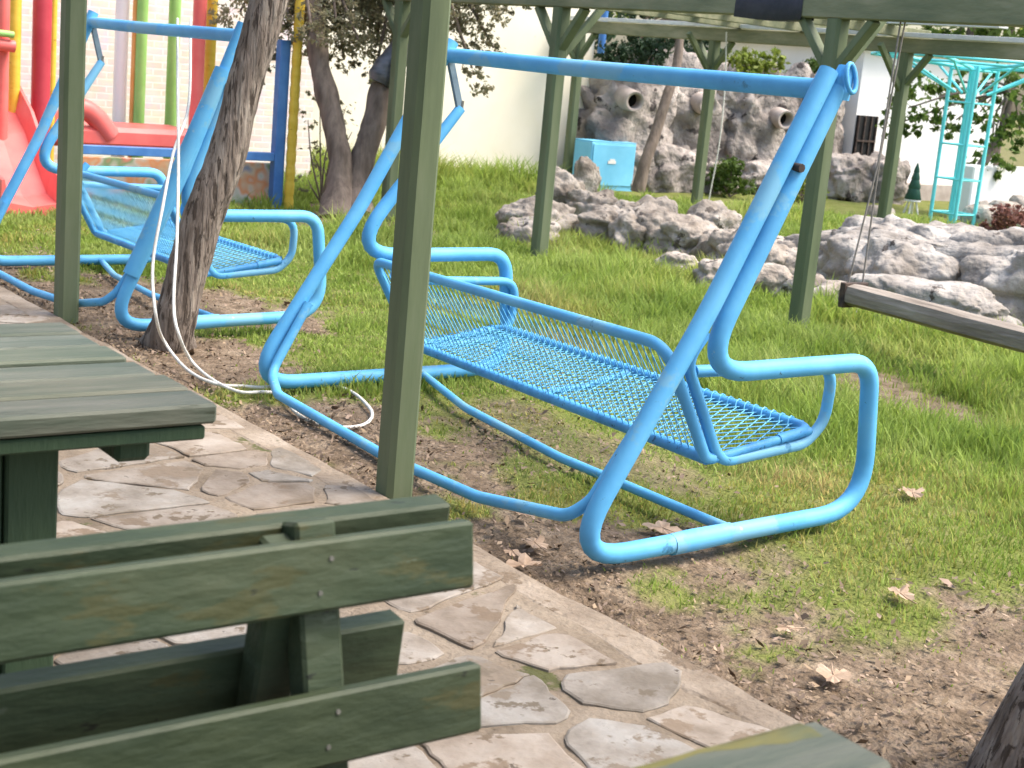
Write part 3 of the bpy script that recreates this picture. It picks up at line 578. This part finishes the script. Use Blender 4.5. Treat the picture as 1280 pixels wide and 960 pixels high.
# ------------------------------------------------------------------ foliage
def leaf_mesh(name, centers, radii, per, size, m, parent, seed, squash=.8, tint=(.7, 1.25), aspect=.45, fill=.5):
    rg = np.random.default_rng(seed); V = []; T = []; C = np.array(centers, float); Rr = np.array(radii, float)
    for c, r in zip(C, Rr):
        nn = int(per*(r**2)/(np.mean(Rr**2))); d = rg.normal(size=(nn, 3)); d /= np.linalg.norm(d, axis=1)[:, None]; rad = r*(fill+(1-fill)*rg.random(nn))
        # sub-clumps give an uneven outline
        k = max(4, nn//22); sub = rg.normal(size=(k, 3)); sub /= np.linalg.norm(sub, axis=1)[:, None]; sub *= (r*(.45+.6*rg.random(k)))[:, None]
        w = rg.integers(0, k, nn); p = np.where(rg.random(nn)[:, None] < .78, sub[w]+d*r*.17*rg.random(nn)[:, None]**.5, d*rad[:, None]); p[:, 2] *= squash; p += c
        a = rg.normal(size=(nn, 3)); a /= np.linalg.norm(a, axis=1)[:, None]; bb = np.cross(a, rg.normal(size=(nn, 3))); bb /= np.linalg.norm(bb, axis=1)[:, None]
        s = (size*(.6+.8*rg.random(nn)))[:, None]
        V.append(np.stack([p-a*s, p+bb*s*aspect, p+a*s, p-bb*s*aspect], 1).reshape(-1, 3))
        br = tint[0]+(tint[1]-tint[0])*(.55*rg.random(nn)+.45*rg.random(k)[w]); T.append(np.repeat(np.stack([br*(.95+.2*rg.random(nn)), br, br*(.85+.2*rg.random(nn))], -1), 4, 0))
    V = np.concatenate(V); T = np.concatenate(T); F = np.arange(len(V)).reshape(-1, 4)
    return np_mesh(name, V, F, m, parent, tint=T)
def trunk_mb(pts, rs, limbs=(), n=14, wob=.10, flare=0):
    b = MB(); P = smooth_path(pts, 7); r = np.interp(np.linspace(0, 1, len(P)), np.linspace(0, 1, len(rs)), rs); b.tube(resample_s(P), list(np.interp(np.linspace(0, 1, len(resample_s(P))), np.linspace(0, 1, len(r)), r)), n, True, wob)
    for lp, r0, r1 in limbs:
        Q = smooth_path(lp, 5); b.tube(Q, list(np.linspace(r0, r1, len(Q))), 8, True, .08)
    return b
def resample_s(P): return resample(P, .06)
def tree(name, label, trunk_pts, rs, crown, radii, per, size, lm, bm='bark_far', group=None, seed=1, limbs=(), n=14, squash=.8, wob=.1, **kw):
    base = np.array(trunk_pts[0], float); t = thing(name, label, 'tree', base, group)
    lb = list(limbs); top = np.array(trunk_pts[-1], float)
    rr = random.Random(seed)
    for k, c in enumerate(crown):
        if rr.random() < .8: c = np.array(c, float); lb.append(([top*.9+np.array(trunk_pts[-2])*.1, (top+c)/2+np.array([rr.uniform(-.1, .1), rr.uniform(-.1, .1), .08]), c], max(.012, rs[-1]*.5), .01))
    trunk_mb(trunk_pts, rs, lb, n, wob).build('trunk', M[bm], t)
    leaf_mesh('crown', crown, radii, per, size, M[lm], t, seed, squash, **kw)
    return t
rr = random.Random(11)
def blob(cx, cy, cz, rx, ry, rz, n, r0, r1):
    c, r = [], []
    for k in range(n):
        a = np.array([rr.gauss(0, 1) for _ in range(3)]); a /= np.linalg.norm(a); a *= rr.random()**.4
        c.append((cx+a[0]*rx, cy+a[1]*ry, cz+a[2]*rz)); r.append(rr.uniform(r0, r1))
    return c, r
# leaning trunk in front of the second swing
c, r = blob(3.6, 6.1, 3.7, 1.2, 1.3, .5, 8, .40, .62)
tree('tree', 'leaning tree with rough brown bark in front of the second swing', [zg(209, 436, -.04), at(216, 405, 7.25), at(230, 352, 7.2), at(256, 270, 7.15), at(287, 180, 7.1), at(309, 95, 7.05), at(335, 5, 7.0), at(362, -110, 7.0), at(385, -220, 7.0)], [.150, .105, .098, .096, .090, .080, .088, .08, .07], c, r, 300, .05, 'leaf_olive', 'bark', 'trees by the path', 3, n=22, wob=.13)
c, r = blob(3.1, 1.7, 3.6, 1.1, 1.0, .5, 7, .40, .6)
tree('tree', 'grey barked trunk entering at the bottom right corner', [(2.90, 1.745, -.05), (2.925, 1.72, .12), (3.00, 1.665, .5), (3.12, 1.60, 1.2), (3.2, 1.6, 2.2), (3.25, 1.6, 3.0)], [.150, .128, .118, .11, .10, .08], c, r, 300, .05, 'leaf_olive', 'bark', 'trees by the path', 4, n=26, wob=.12)
# two crooked trees by the playground
def px_path(pl, d): return [at(x, y, d+k) for x, y, k in pl]
cl = [(385, 20, .3), (330, 45, .5), (350, 5, .2), (420, 25, 0), (440, -20, .2), (300, 15, .3), (335, 75, .3), (400, -35, .3), (455, 20, .4), (375, 60, .6), (310, -25, 0), (430, 75, .5), (318, 100, .4), (360, 25, .1), (405, 10, .4), (345, -10, .6), (450, 55, .1), (425, 50, .5), (390, 40, -.2)]
tree('tree', 'crooked grey brown tree right of the blue and yellow posts', px_path([(420, 278, -.1), (424, 235, 0), (424, 195, 0), (414, 140, 0), (400, 85, 0), (393, 30, .05), (385, -40, .1), (380, -130, .1)], 13.4), [.17, .125, .105, .10, .095, .09, .09, .08],
     [at(x, y, 13.3+k) for x, y, k in cl], [.30, .22, .26, .30, .34, .28, .16, .34, .28, .16, .3, .17, .11, .26, .3, .3, .2, .22, .16], 620, .021, 'leaf_olive', seed=5, n=16, wob=.2, group='crooked trees before the cream wall')
cl = [(490, 20, .2), (470, 60, .4), (520, -10, .2), (450, 40, .6), (560, 10, 0), (600, -20, .2), (585, 45, .1), (550, -45, .3), (500, -60, 0), (430, 0, .3), (600, 105, -.2), (468, 95, .2), (617, 60, .2), (590, 85, 0), (640, 0, .2), (480, 10, .5), (530, 25, -.2), (465, -10, .1), (505, 45, .6), (575, 20, .3), (610, 20, .1)]
tree('tree', 'dark crooked tree wrapped in black plastic, beside the green post', px_path([(446, 272, -.1), (446, 235, 0), (452, 205, 0), (466, 160, 0), (478, 115, 0), (490, 80, .05), (515, 30, .05), (525, -40, .1), (530, -120, .1)], 13.5), [.16, .12, .11, .11, .11, .105, .10, .10, .08],
     [at(x, y, 13.6+k) for x, y, k in cl], [.30, .24, .28, .20, .26, .3, .2, .3, .3, .3, .16, .13, .14, .13, .18, .3, .24, .3, .22, .24, .2], 620, .021, 'leaf_olive', seed=6, n=16, wob=.16, group='crooked trees before the cream wall')
b = MB(); q = px_path([(473, 104, -.1), (480, 90, -.1), (492, 76, -.1), (503, 64, -.1), (513, 48, -.1)], 13.5)
b.tube(smooth_path(q, 5), list(np.interp(np.linspace(0, 1, 21), [0, .15, .5, .85, 1], [.10, .128, .125, .125, .10])), 14, True, .16); tag(b.build('plastic_wrap', M['plastic_black']), 'black plastic sheet wrapped around the dark crooked trunk', 'wrapping')
# sparse shrub
t = thing('shrub', 'sparse twiggy shrub between the yellow post and the crooked trunks', 'shrub', on(402, 255, 2, 0))
p0 = on(402, 255, 2, 0); tips = [on(x, y, 1, p0[1]+dy) for x, y, dy in ((385, 150, 0), (400, 125, .2), (415, 160, -.1), (432, 135, .1), (390, 190, .1), (428, 190, .1), (440, 165, 0), (405, 210, .1), (385, 225, .1), (418, 228, .1))]
b = MB()
for tp in tips: b.tube(smooth_path([p0, (p0+tp)/2+np.array([rr.uniform(-.05, .05), 0, .03]), tp], 4), list(np.linspace(.012, .004, 9)), 5)
b.build('stem', M['bark_far'], t); leaf_mesh('foliage', tips, [.16]*len(tips), 60, .020, M['leaf_olive'], t, 9)

# ------------------------------------------------------------------ rocks
def rock_mesh(name, m, blobs, parent=None, sub=4, amp=.22, freq=1.6, seed=0, flat=0):
    import bmesh
    V, F = [], []; k = 0
    for (c, rad, rz) in blobs:
        bm = bmesh.new(); bmesh.ops.create_icosphere(bm, subdivisions=sub, radius=1.0); s = Vector((seed*7.3+c[0], c[1], seed*1.9)); rad_ = max(rad)
        for v in bm.verts:
            d = v.co.copy(); d2 = Vector([math.copysign(abs(t_)**.72, t_) for t_ in d]); q = Vector((d2.x*rad[0], d2.y*rad[1], d2.z*rad[2])); w = (q+s)*freq/rad_**.35
            disp = amp*(mnoise.fractal(w, .9, 2.1, 5)+.55*(mnoise.turbulence(w*1.1, 4, True)-.5)-.35*max(0, mnoise.noise(w*.8+Vector((9, 2, 4)))))
            disp += amp*.40*(abs(mnoise.noise(w*1.7))-.25)+amp*.13*(abs(mnoise.noise(w*5.1))-.25)
            disp -= amp*.38*max(0, math.sin(q.z*17+3*mnoise.noise(w*.7)))**8
            v.co = q*(1+disp)
        ca, sa = math.cos(rz), math.sin(rz); bm.verts.index_update()
        for v in bm.verts: V.append((c[0]+v.co.x*ca-v.co.y*sa, c[1]+v.co.x*sa+v.co.y*ca, max(c[2]+v.co.z, -.08)))
        for f in bm.faces: F.append([v.index+k for v in f.verts])
        k = len(V); bm.free()
    return np_mesh(name, np.array(V), np.array(F), m, parent, smooth=True)
t = thing('rock_border', 'low border of pale cemented rocks across the lawn', 'rock border', (8.7, 9.4, 0))
spots = [(672, 282, .46, .30), (700, 262, .42, .42), (738, 272, .36, .36), (655, 292, .3, .2), (728, 252, .22, .52), (765, 290, .42, .30), (790, 298, .36, .26), (825, 302, .45, .32), (800, 285, .34, .34), (860, 308, .45, .30), (885, 296, .4, .36), (905, 318, .42, .28), (930, 326, .42, .30), (905, 345, .28, .18), (960, 330, .42, .26), (985, 332, .3, .28), (845, 325, .22, .15), (955, 352, .33, .2), (1020, 338, .42, .24), (1050, 342, .4, .26), (1015, 362, .35, .16), (1055, 372, .34, .16)]
for k, (px, py, w, h) in enumerate(spots):
    p = on(px, py+14, 2, 0); o = rock_mesh('boulder', M['rock_pale'], [((p[0], p[1], h*.28), (w*.84, w*.6, h*.80), k*.7)], t, 5, .34, 2.3, k)
t = thing('rock_outcrop', 'big grey rock outcrop at the right behind the hanging plank', 'rock', (9.3, 6.3, 0))
def big(px, py, d, rx, ry, rz, zc, rot, seed, nm='boulder', m='rock'):
    p = at(px, py, d); rock_mesh(nm, M[m], [((p[0], p[1], zc), (rx, ry, rz), rot)], t, 6, .24, 1.9, seed)
big(1205, 385, 11.2, .70, 1.05, .36, .16, .3, 31); big(1165, 340, 11.6, .6, .75, .38, .20, .2, 32); big(1280, 360, 11.2, .75, .9, .38, .18, .1, 33); big(1128, 365, 10.9, .36, .4, .34, .12, .9, 34); big(1230, 370, 11.5, 1.0, 1.5, .36, .14, .2, 39); big(1170, 395, 10.1, .28, .6, .20, .09, .2, 35); big(1350, 400, 10.6, .7, .9, .45, .2, .4, 36); big(1095, 415, 10.3, .3, .35, .10, .03, .2, 37)

# ------------------------------------------------------------------ grotto with pipes
gt = thing('grotto', 'artificial rock grotto wall with terracotta pipes at the back', 'grotto', (14.6, 15.4, 0))
rock_mesh('rock_wall', M['grotto'], [((13.1, 15.5, .6), (.75, .6, 1.0), 0), ((14.2, 15.7, .75), (.95, .7, 1.05), 0), ((15.3, 15.6, .7), (.9, .65, 1.05), .2), ((16.3, 15.5, .7), (.85, .6, 1.0), 0), ((16.55, 15.3, .55), (.4, .4, .95), 0), ((13.6, 15.0, .22), (.55, .35, .40), 0), ((14.4, 15.0, .15), (.5, .35, .28), .3), ((15.4, 14.9, .15), (.6, .35, .3), 0), ((16.6, 14.5, .22), (.55, .35, .42), 0), ((17.1, 14.3, .2), (.4, .3, .45), 0), ((13.0, 15.0, .2), (.35, .3, .3), 0)], gt, 5, .26, 2.3, 3)
for (px, py) in ((794, 127), (886, 132), (983, 150)):
    p = on(px, py, 1, 14.72); q = p+np.array([.22, .62, .05]); b = MB(); d = (q-p)
    ang = np.linspace(0, 6.2832, 24, endpoint=False); ax = Vector(d).normalized(); u = ax.orthogonal().normalized(); w = ax.cross(u)
    rings = [(.0, .125), (.0, .095), (.55, .088)]; outer = [(0, .125), (.06, .135), (.5, .15), (.8, .19)]
    for rg_ in (rings, outer):
        vs = [Vector(p)+ax*dd*.95+(u*math.cos(a)+w*math.sin(a))*r_ for dd, r_ in rg_ for a in ang]; n = 24
        b.add(vs, [[i*n+k, i*n+(k+1) % n, (i+1)*n+(k+1) % n, (i+1)*n+k] for i in range(len(rg_)-1) for k in range(n)], True)
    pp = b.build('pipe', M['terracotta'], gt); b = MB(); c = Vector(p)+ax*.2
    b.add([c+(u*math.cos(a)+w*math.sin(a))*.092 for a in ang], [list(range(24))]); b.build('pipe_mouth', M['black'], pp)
# bush and plants round the grotto
def bush(name, label, px, py, Y, r, h, per, sz, lm, seed, z0=0., n=9):
    p = on(px, py, 1, Y); p[2] = z0; t = thing(name, label, 'shrub', p); cs = []; rs = []; g2 = random.Random(seed)
    for k in range(n): a = g2.uniform(0, 6.28); q = g2.random()**.5*.65; cs.append((p[0]+r*q*math.cos(a), p[1]+r*q*math.sin(a), z0+h*g2.uniform(.3, .8))); rs.append(r*g2.uniform(.32, .5))
    b = MB()
    for c_ in cs: b.tube([p, np.array(c_)*.5+p*.5+np.array([.02, 0, 0]), c_], [.012, .009, .005], 5)
    b.build('stem', M['bark_far'], t); leaf_mesh('foliage', cs, rs, per, sz, M[lm], t, seed)
bush('bush', 'rounded dark green bush at the foot of the grotto', 913, 236, 14.3, .42, .48, 330, .03, 'leaf_green', 21)
bush('shrub', 'bright lime shrub growing on top of the grotto', 940, 92, 15.3, .55, .5, 230, .04, 'leaf_lime', 22, 1.42)
bush('bush', 'small dark bush on the grotto beside the cream wall corner', 790, 90, 15.2, .6, .55, 220, .04, 'leaf_dark', 23, 1.40)
bush('shrub', 'reddish shrub low at the right edge behind the outcrop', 1268, 282, 10.2, .35, .42, 260, .03, 'leaf_red', 24)
bush('shrub', 'dry yellow green weeds below the barred window', 1000, 250, 14.0, .4, .4, 140, .035, 'leaf_lime', 25)
bush('bush', 'leafy green bush on the grotto behind the swing pivot', 1015, 98, 15.6, .5, .5, 220, .04, 'leaf_green', 26, 1.42)
c, r = blob(14.1, 15.8, 1.9, 1.0, .5, .35, 11, .22, .36)
tree('tree', 'thin leaning tree with dark leaves in front of the grotto', [on(797, 240, 1, 14.2), on(806, 205, 1, 14.2), on(820, 165, 1, 14.25), on(834, 120, 1, 14.3), on(846, 80, 1, 14.4), on(852, 20, 1, 14.5)], [.09, .075, .07, .065, .06, .05], c, r, 170, .05, 'leaf_dark', seed=30, tint=(.6, 1.5))

# ------------------------------------------------------------------ buildings and walls
hb = thing('house', 'cream rendered house wall behind the crooked trees', 'house', (10.5, 17, 0))
b = MB(); b.box((7.98, 15.6, -.1), (12.60, 21, 3.6)); b.build('wall', M['cream'], hb)
b = MB(); b.box((7.6, 15.35, 3.6), (12.95, 21.3, 3.75), None, .01); b.build('eave', M['white'], hb)
b = MB(); p = on(755, 38, 1, 15.62); b.tube([(12.68, 15.55, 1.35+.35), (12.68, 15.55, 3.5)], .05, 10); b.build('downpipe', M['navy'], hb)
bw = MB(); bw.box((-1.5, 14.6, -.1), (7.96, 14.85, 3.4)); tag(bw.build('brick_wall', M['brick']), 'pink brick wall behind the playground frame', 'wall')
hw = thing('house', 'white house with a dark barred window at far right', 'house', (18.5, 16, 0))
b = MB(); xw = on(1092, 170, 1, 15.0)[0]; b.box((17.18, 15.0, -.1), (20.6, 19, 2.15)); b.build('wall', M['white'], hw)
b = MB(); b.box((17.0, 14.8, 2.15), (20.8, 19.2, 2.25), None, .01); b.build('eave', M['white'], hw)
wp = on(1080, 170, 1, 14.98); w_ = MB(); w_.box((wp[0]-.20, 14.955, .46), (wp[0]+.20, 14.995, 1.18)); wf = w_.build('window', M['black'], hw)
b = MB()
for k in (-.2, -.06, .08, .2): b.box((wp[0]+k-.010, 14.93, .46), (wp[0]+k+.010, 14.953, 1.18))
b.box((wp[0]-.21, 14.925, .80), (wp[0]+.21, 14.95, .825)); b.build('bars', M['rust'], wf)
b = MB(); b.box((17.3, 14.86, -.1), (20.6, 14.99, .22), None, .01); b.build('plinth', M['terracotta'], hw)
lw = MB(); lw.box((on(1216, 225, 1, 12.4)[0], 12.4, -.1), (30, 12.7, .70), None, .02); tag(lw.build('garden_wall', M['white']), 'low pale garden wall at the right edge', 'wall')
rb = thing('rock_border', 'pale stones below the low garden wall at right', 'rock border', (19.5, 11.2, 0))
for k, (px, py, d, w, h) in enumerate([(1235, 262, 19, .5, .26), (1262, 258, 19.2, .55, .3), (1100, 262, 18.5, .3, .16), (1290, 255, 19.6, .5, .4), (1225, 245, 20, .4, .25)]):
    p = at(px, py, d); rock_mesh('boulder', M['rock_pale'], [((p[0], p[1], h*.25), (w*.6, w*.5, h*.75), k)], rb, 3, .25, 2, 60+k)
cb = thing('cabinet', 'blue metal cabinet at the corner of the cream wall', 'cabinet', (12.42, 14.9, 0))
b = MB(); b.box((12.03, 14.75, -.06), (12.78, 15.1, .60), None, .012); b.build('body', M['box_blue'], cb)
b = MB(); b.box((12.06, 14.735, .05), (12.75, 14.748, .57), None, .003); dd = b.build('door', M['box_blue'], cb)
b = MB(); b.box((12.31, 14.728, .33), (12.44, 14.7335, .37)); b.box((12.34, 14.728, .371), (12.42, 14.7335, .39)); b.build('label_plate', M['white_paint'], dd)
b = MB(); b.box((12.032, 14.752, .601), (12.778, 15.098, .609), None, .002); b.build('lid', M['box_blue'], cb)

# cone ornament on white legs
p = on(1141, 248, 1, 13.0); gz = 0; t = thing('ornament', 'small dark green cone shaped ornament on white legs by the white house', 'ornament', (p[0], p[1], 0)); p[2] = 0
b = MB(); z = .17
for k, (r0, r1, h) in enumerate(((.115, .07, .16), (.085, .05, .13), (.06, .032, .11), (.042, .01, .12))):
    b.tube([(p[0], p[1], z), (p[0], p[1], z+.01), (p[0], p[1], z+h)], [r0*.9, r0, r1], 12); z += h-.012
m_gr = mat('ornament_green', [(.02, .07, .05), (.03, .10, .07)], 10, rough=.5); b.build('cone', m_gr, t)
b = MB(); b.tube([(p[0], p[1], .145), (p[0], p[1], .168)], .11, 12)
for a in (0.5, 2.1, 3.6, 5.2): b.tube([(p[0]+.05*math.cos(a), p[1]+.05*math.sin(a), .145), (p[0]+.1*math.cos(a), p[1]+.1*math.sin(a), -.04)], .012, 6)
b.build('stand', M['white_paint'], t)

# cyan lattice column with spreading arms
px_, py_ = 15.75, 11.95; t = thing('lattice_column', 'cyan steel lattice column with spreading top arms', 'lattice column', (px_, py_, 0)); leg = []
for sx, sy in ((-1, -1), (1, -1), (1, 1), (-1, 1)):
    b = MB(); b.tube([(px_+sx*.19, py_+sy*.19, -.05), (px_+sx*.20, py_+sy*.20, 1.95)], .024, 8); b.build('leg', M['cyan'], t)
for z in (.12, .55, .98, 1.5, 1.9):
    b = MB(); q = [(px_+sx*.195, py_+sy*.195, z) for sx, sy in ((-1, -1), (1, -1), (1, 1), (-1, 1), (-1, -1))]
    for a, c_ in zip(q, q[1:]): b.tube([a, c_], .013, 6)
    b.build('ring', M['cyan'], t)
b = MB(); b.tube([(px_, py_, -.05), (px_, py_, 1.95)], .03, 8); b.build('core_pipe', M['cyan'], t)
for k in range(8):
    a = R_(22+45*k); d = np.array([math.cos(a), math.sin(a), 0]); c0 = np.array([px_, py_, 1.92]); b = MB()
    b.tube([c0+d*.1, c0+d*1.35+np.array([0, 0, .09])], .022, 6); b.tube([c0+d*.22+np.array([0, 0, -.30]), c0+d*.95+np.array([0, 0, .05])], .017, 6); b.build('arm', M['cyan'], t)
b = MB()
for rad in (1.33, .75):
    ring = [(px_+rad*math.cos(R_(22+45*k)), py_+rad*math.sin(R_(22+45*k)), 1.92+.09*rad/1.35) for k in range(9)]
    for a, c_ in zip(ring, ring[1:]): b.tube([a, c_], .02, 6)
b.build('rim', M['cyan'], t)
# right hand trees
cl = [(1135, 135, 0), (1160, 150, .2), (1175, 120, 0), (1195, 150, .1), (1150, 110, .2), (1245, 160, -.3), (1265, 130, -.2), (1240, 195, -.3), (1275, 165, 0), (1255, 105, .1), (1210, 110, .3), (1285, 120, 0), (1120, 155, .2), (1225, 140, .2), (1300, 150, .1)]
tree('tree', 'green leafy tree with a slanting trunk behind the cyan column', px_path([(1205, 262, 0), (1214, 235, 0), (1228, 205, 0), (1245, 178, 0), (1258, 145, 0), (1265, 110, 0)], 20.2), [.09, .075, .065, .06, .05, .04], [at(x, y, 20.3+k) for x, y, k in cl], [rr.uniform(.26, .40) for _ in cl], 210, .05, 'leaf_green', seed=41, tint=(.8, 1.7))
bgt = [(15.3, 19.5, 2.9, 1.5, 'leaf_dark', 'dark tree crown rising over the grotto'), (19.0, 21, 3.4, 1.7, 'leaf_lime', 'pale green tree behind the white house'), (21.5, 16.5, 3.0, 1.5, 'leaf_green', 'green tree right of the white house'), (26, 19, 3.6, 2.2, 'leaf_lime', 'broad pale green tree far behind the cyan column'), (25.5, 13.5, 2.8, 1.7, 'leaf_green', 'bushy tree behind the low garden wall'), (32, 17.5, 4.0, 2.6, 'leaf_green', 'tall tree at the far right back')]
for k, (x, y, z, s, lm, lb) in enumerate(bgt):
    c, r = blob(x, y, z, s, s*.8, s*.62, 13, s*.3, s*.48)
    tree('tree', lb, [(x, y, -.1), (x+.05, y, .8), (x-.03, y, z*.6), (x, y, z)], [.16, .13, .11, .06], c, r, 210, .10, lm, seed=50+k, n=10, tint=(.7, 1.5), group='trees behind the garden')

# ------------------------------------------------------------------ playground
pl = thing('playground_frame', 'playground climbing frame with red slide and coloured poles at left', 'climbing frame', (4.6, 12.3, 0))
def pole(px, pyr, Y, w, m, zt=2.9, z0=-.05, lbl=None):
    p = on(px, pyr, 1, Y); b = MB(); b.tube([(p[0], Y, z0), (p[0], Y, zt/2), (p[0], Y, zt)], w/2, 14); o = b.build('pole', M[m], pl)
    if lbl: o['label'] = lbl
for a in ((3, 90, 12.2, .10, 'red'), (18, 80, 12.5, .10, 'yellow'), (52, 60, 12.5, .155, 'darkred'), (66, 60, 12.62, .06, 'yellow'), (151, 80, 13.9, .13, 'white_paint'), (167, 80, 13.8, .05, 'orange'), (176, 80, 13.75, .105, 'lime_paint'), (216, 80, 13.75, .115, 'lime_paint'), (248, 60, 13.0, .125, 'red'), (263, 60, 13.1, .105, 'yellow')): pole(*a)
b = MB(); p = on(2, 52, 1, 12.1); b.tube([(p[0]-.5, 12.1, p[2]), (p[0]+.10, 12.1, p[2]-.03)], .05, 10); b.build('handrail', M['red'], pl)
b = MB(); b.tube([(p[0]-.5, 12.06, p[2]+.09), (p[0]+.08, 12.06, p[2]+.06)], .028, 10); b.build('handrail', M['lime_paint'], pl)
p1 = on(95, 165, 1, 12.7); p2 = on(232, 170, 1, 12.7)
b = MB(); b.box((p1[0]-.5, 12.6, p1[2]-.12), (p2[0]+.15, 13.4, p1[2]+.06), None, .04); b.build('deck', M['red'], pl)
b = MB(); q = on(108, 140, 1, 12.65); b.tube(smooth_path([(q[0]-.28, 12.65, q[2]-.2), (q[0]-.1, 12.65, q[2]+.02), (q[0]+.06, 12.65, q[2]-.02), (q[0]+.22, 12.65, q[2]-.2)], 5), .09, 10); b.build('panel', M['red'], pl)
b = MB(); vs = []; S_ = [(12.55, .74), (12.2, .55), (11.9, .30), (11.65, .12), (11.4, .07)]
xa = on(0, 200, 1, 11.9)[0]-.12; xb = on(62, 230, 1, 11.7)[0]
for y, z in S_:
    z += 0
    vs += [(xa-.02, y, z+.20), (xa, y, z+.21), (xa+.04, y, z+.03), ((xa+xb)/2, y, z), (xb-.04, y, z+.03), (xb, y, z+.21), (xb+.03, y, z+.20), (xb+.03, y, z-.07), (xa-.03, y, z-.07)]
b.add(vs, [[i*9+k, i*9+(k+1) % 9, (i+1)*9+(k+1) % 9, (i+1)*9+k] for i in range(4) for k in range(9)]+[list(range(36, 45))]); b.build('slide', M['red'], pl)
bf = thing('metal_frame', 'royal blue metal frame with one yellow post before the brick wall', 'frame', (6.4, 12.45, 0))
p = on(349, 160, 1, 12.4); b = MB(); b.box((p[0]-.05, 12.35, -.05), (p[0]+.05, 12.45, 1.5), None, .006); b.build('post', M['navy'], bf)
p2 = on(366, 160, 1, 12.3); b = MB(); n_ = 18
b.tube([(p2[0], 12.3, -.05+2.2*i/60) for i in range(61)], [.046 if i % 4 else .040 for i in range(61)], 12); o = b.build('post', M['yellow'], bf); o['label'] = 'ringed yellow post'
pa = on(80, 181, 1, 12.4); pb = on(340, 196, 1, 12.4); b = MB(); b.box((pa[0], 12.36, pb[2]-.038), (p[0]-.051, 12.44, pb[2]+.038), None, .005); b.build('rail', M['navy'], bf)
mw = MB(); mw.box((on(96, 230, 1, 12.6)[0], 12.55, -.05), (on(345, 230, 1, 12.6)[0], 12.62, .37), None, .004); tag(mw.build('mural_wall', M['mural']), 'low wall painted with faded orange, grey and green shapes', 'wall')

# ------------------------------------------------------------------ light
w = bpy.data.worlds.new('World'); SC.world = w; w.use_nodes = True; nt = w.node_tree
sky = nt.nodes.new('ShaderNodeTexSky'); sky.sky_type = 'NISHITA'; sky.sun_disc = False
SUN_EL, SUN_AZ = 58, 125                                            # azimuth clockwise from +Y
sky.sun_elevation = R_(SUN_EL); sky.sun_rotation = R_(SUN_AZ); sky.air_density = 1.2; sky.dust_density = 3.5; sky.ozone_density = .8
nt.links.new(sky.outputs[0], nt.nodes['Background'].inputs[0]); nt.nodes['Background'].inputs[1].default_value = .15
sl = bpy.data.lights.new('sun', 'SUN'); sl.energy = 2.0; sl.angle = R_(32); sl.color = (1, .93, .82); so = bpy.data.objects.new('sun', sl); COL.objects.link(so)
sd = Vector((math.sin(R_(SUN_AZ))*math.cos(R_(SUN_EL)), math.cos(R_(SUN_AZ))*math.cos(R_(SUN_EL)), math.sin(R_(SUN_EL)))); so.rotation_euler = sd.to_track_quat('Z', 'Y').to_euler()
SC.view_settings.view_transform = 'Standard'; SC.view_settings.look = 'None'; SC.view_settings.exposure = 1.42; SC.view_settings.gamma = 1
SC.render.engine = 'CYCLES'; SC.cycles.use_denoising = True; SC.cycles.max_bounces = 6
cam.dof.use_dof = True; cam.dof.focus_distance = 4.9; cam.dof.aperture_fstop = 8
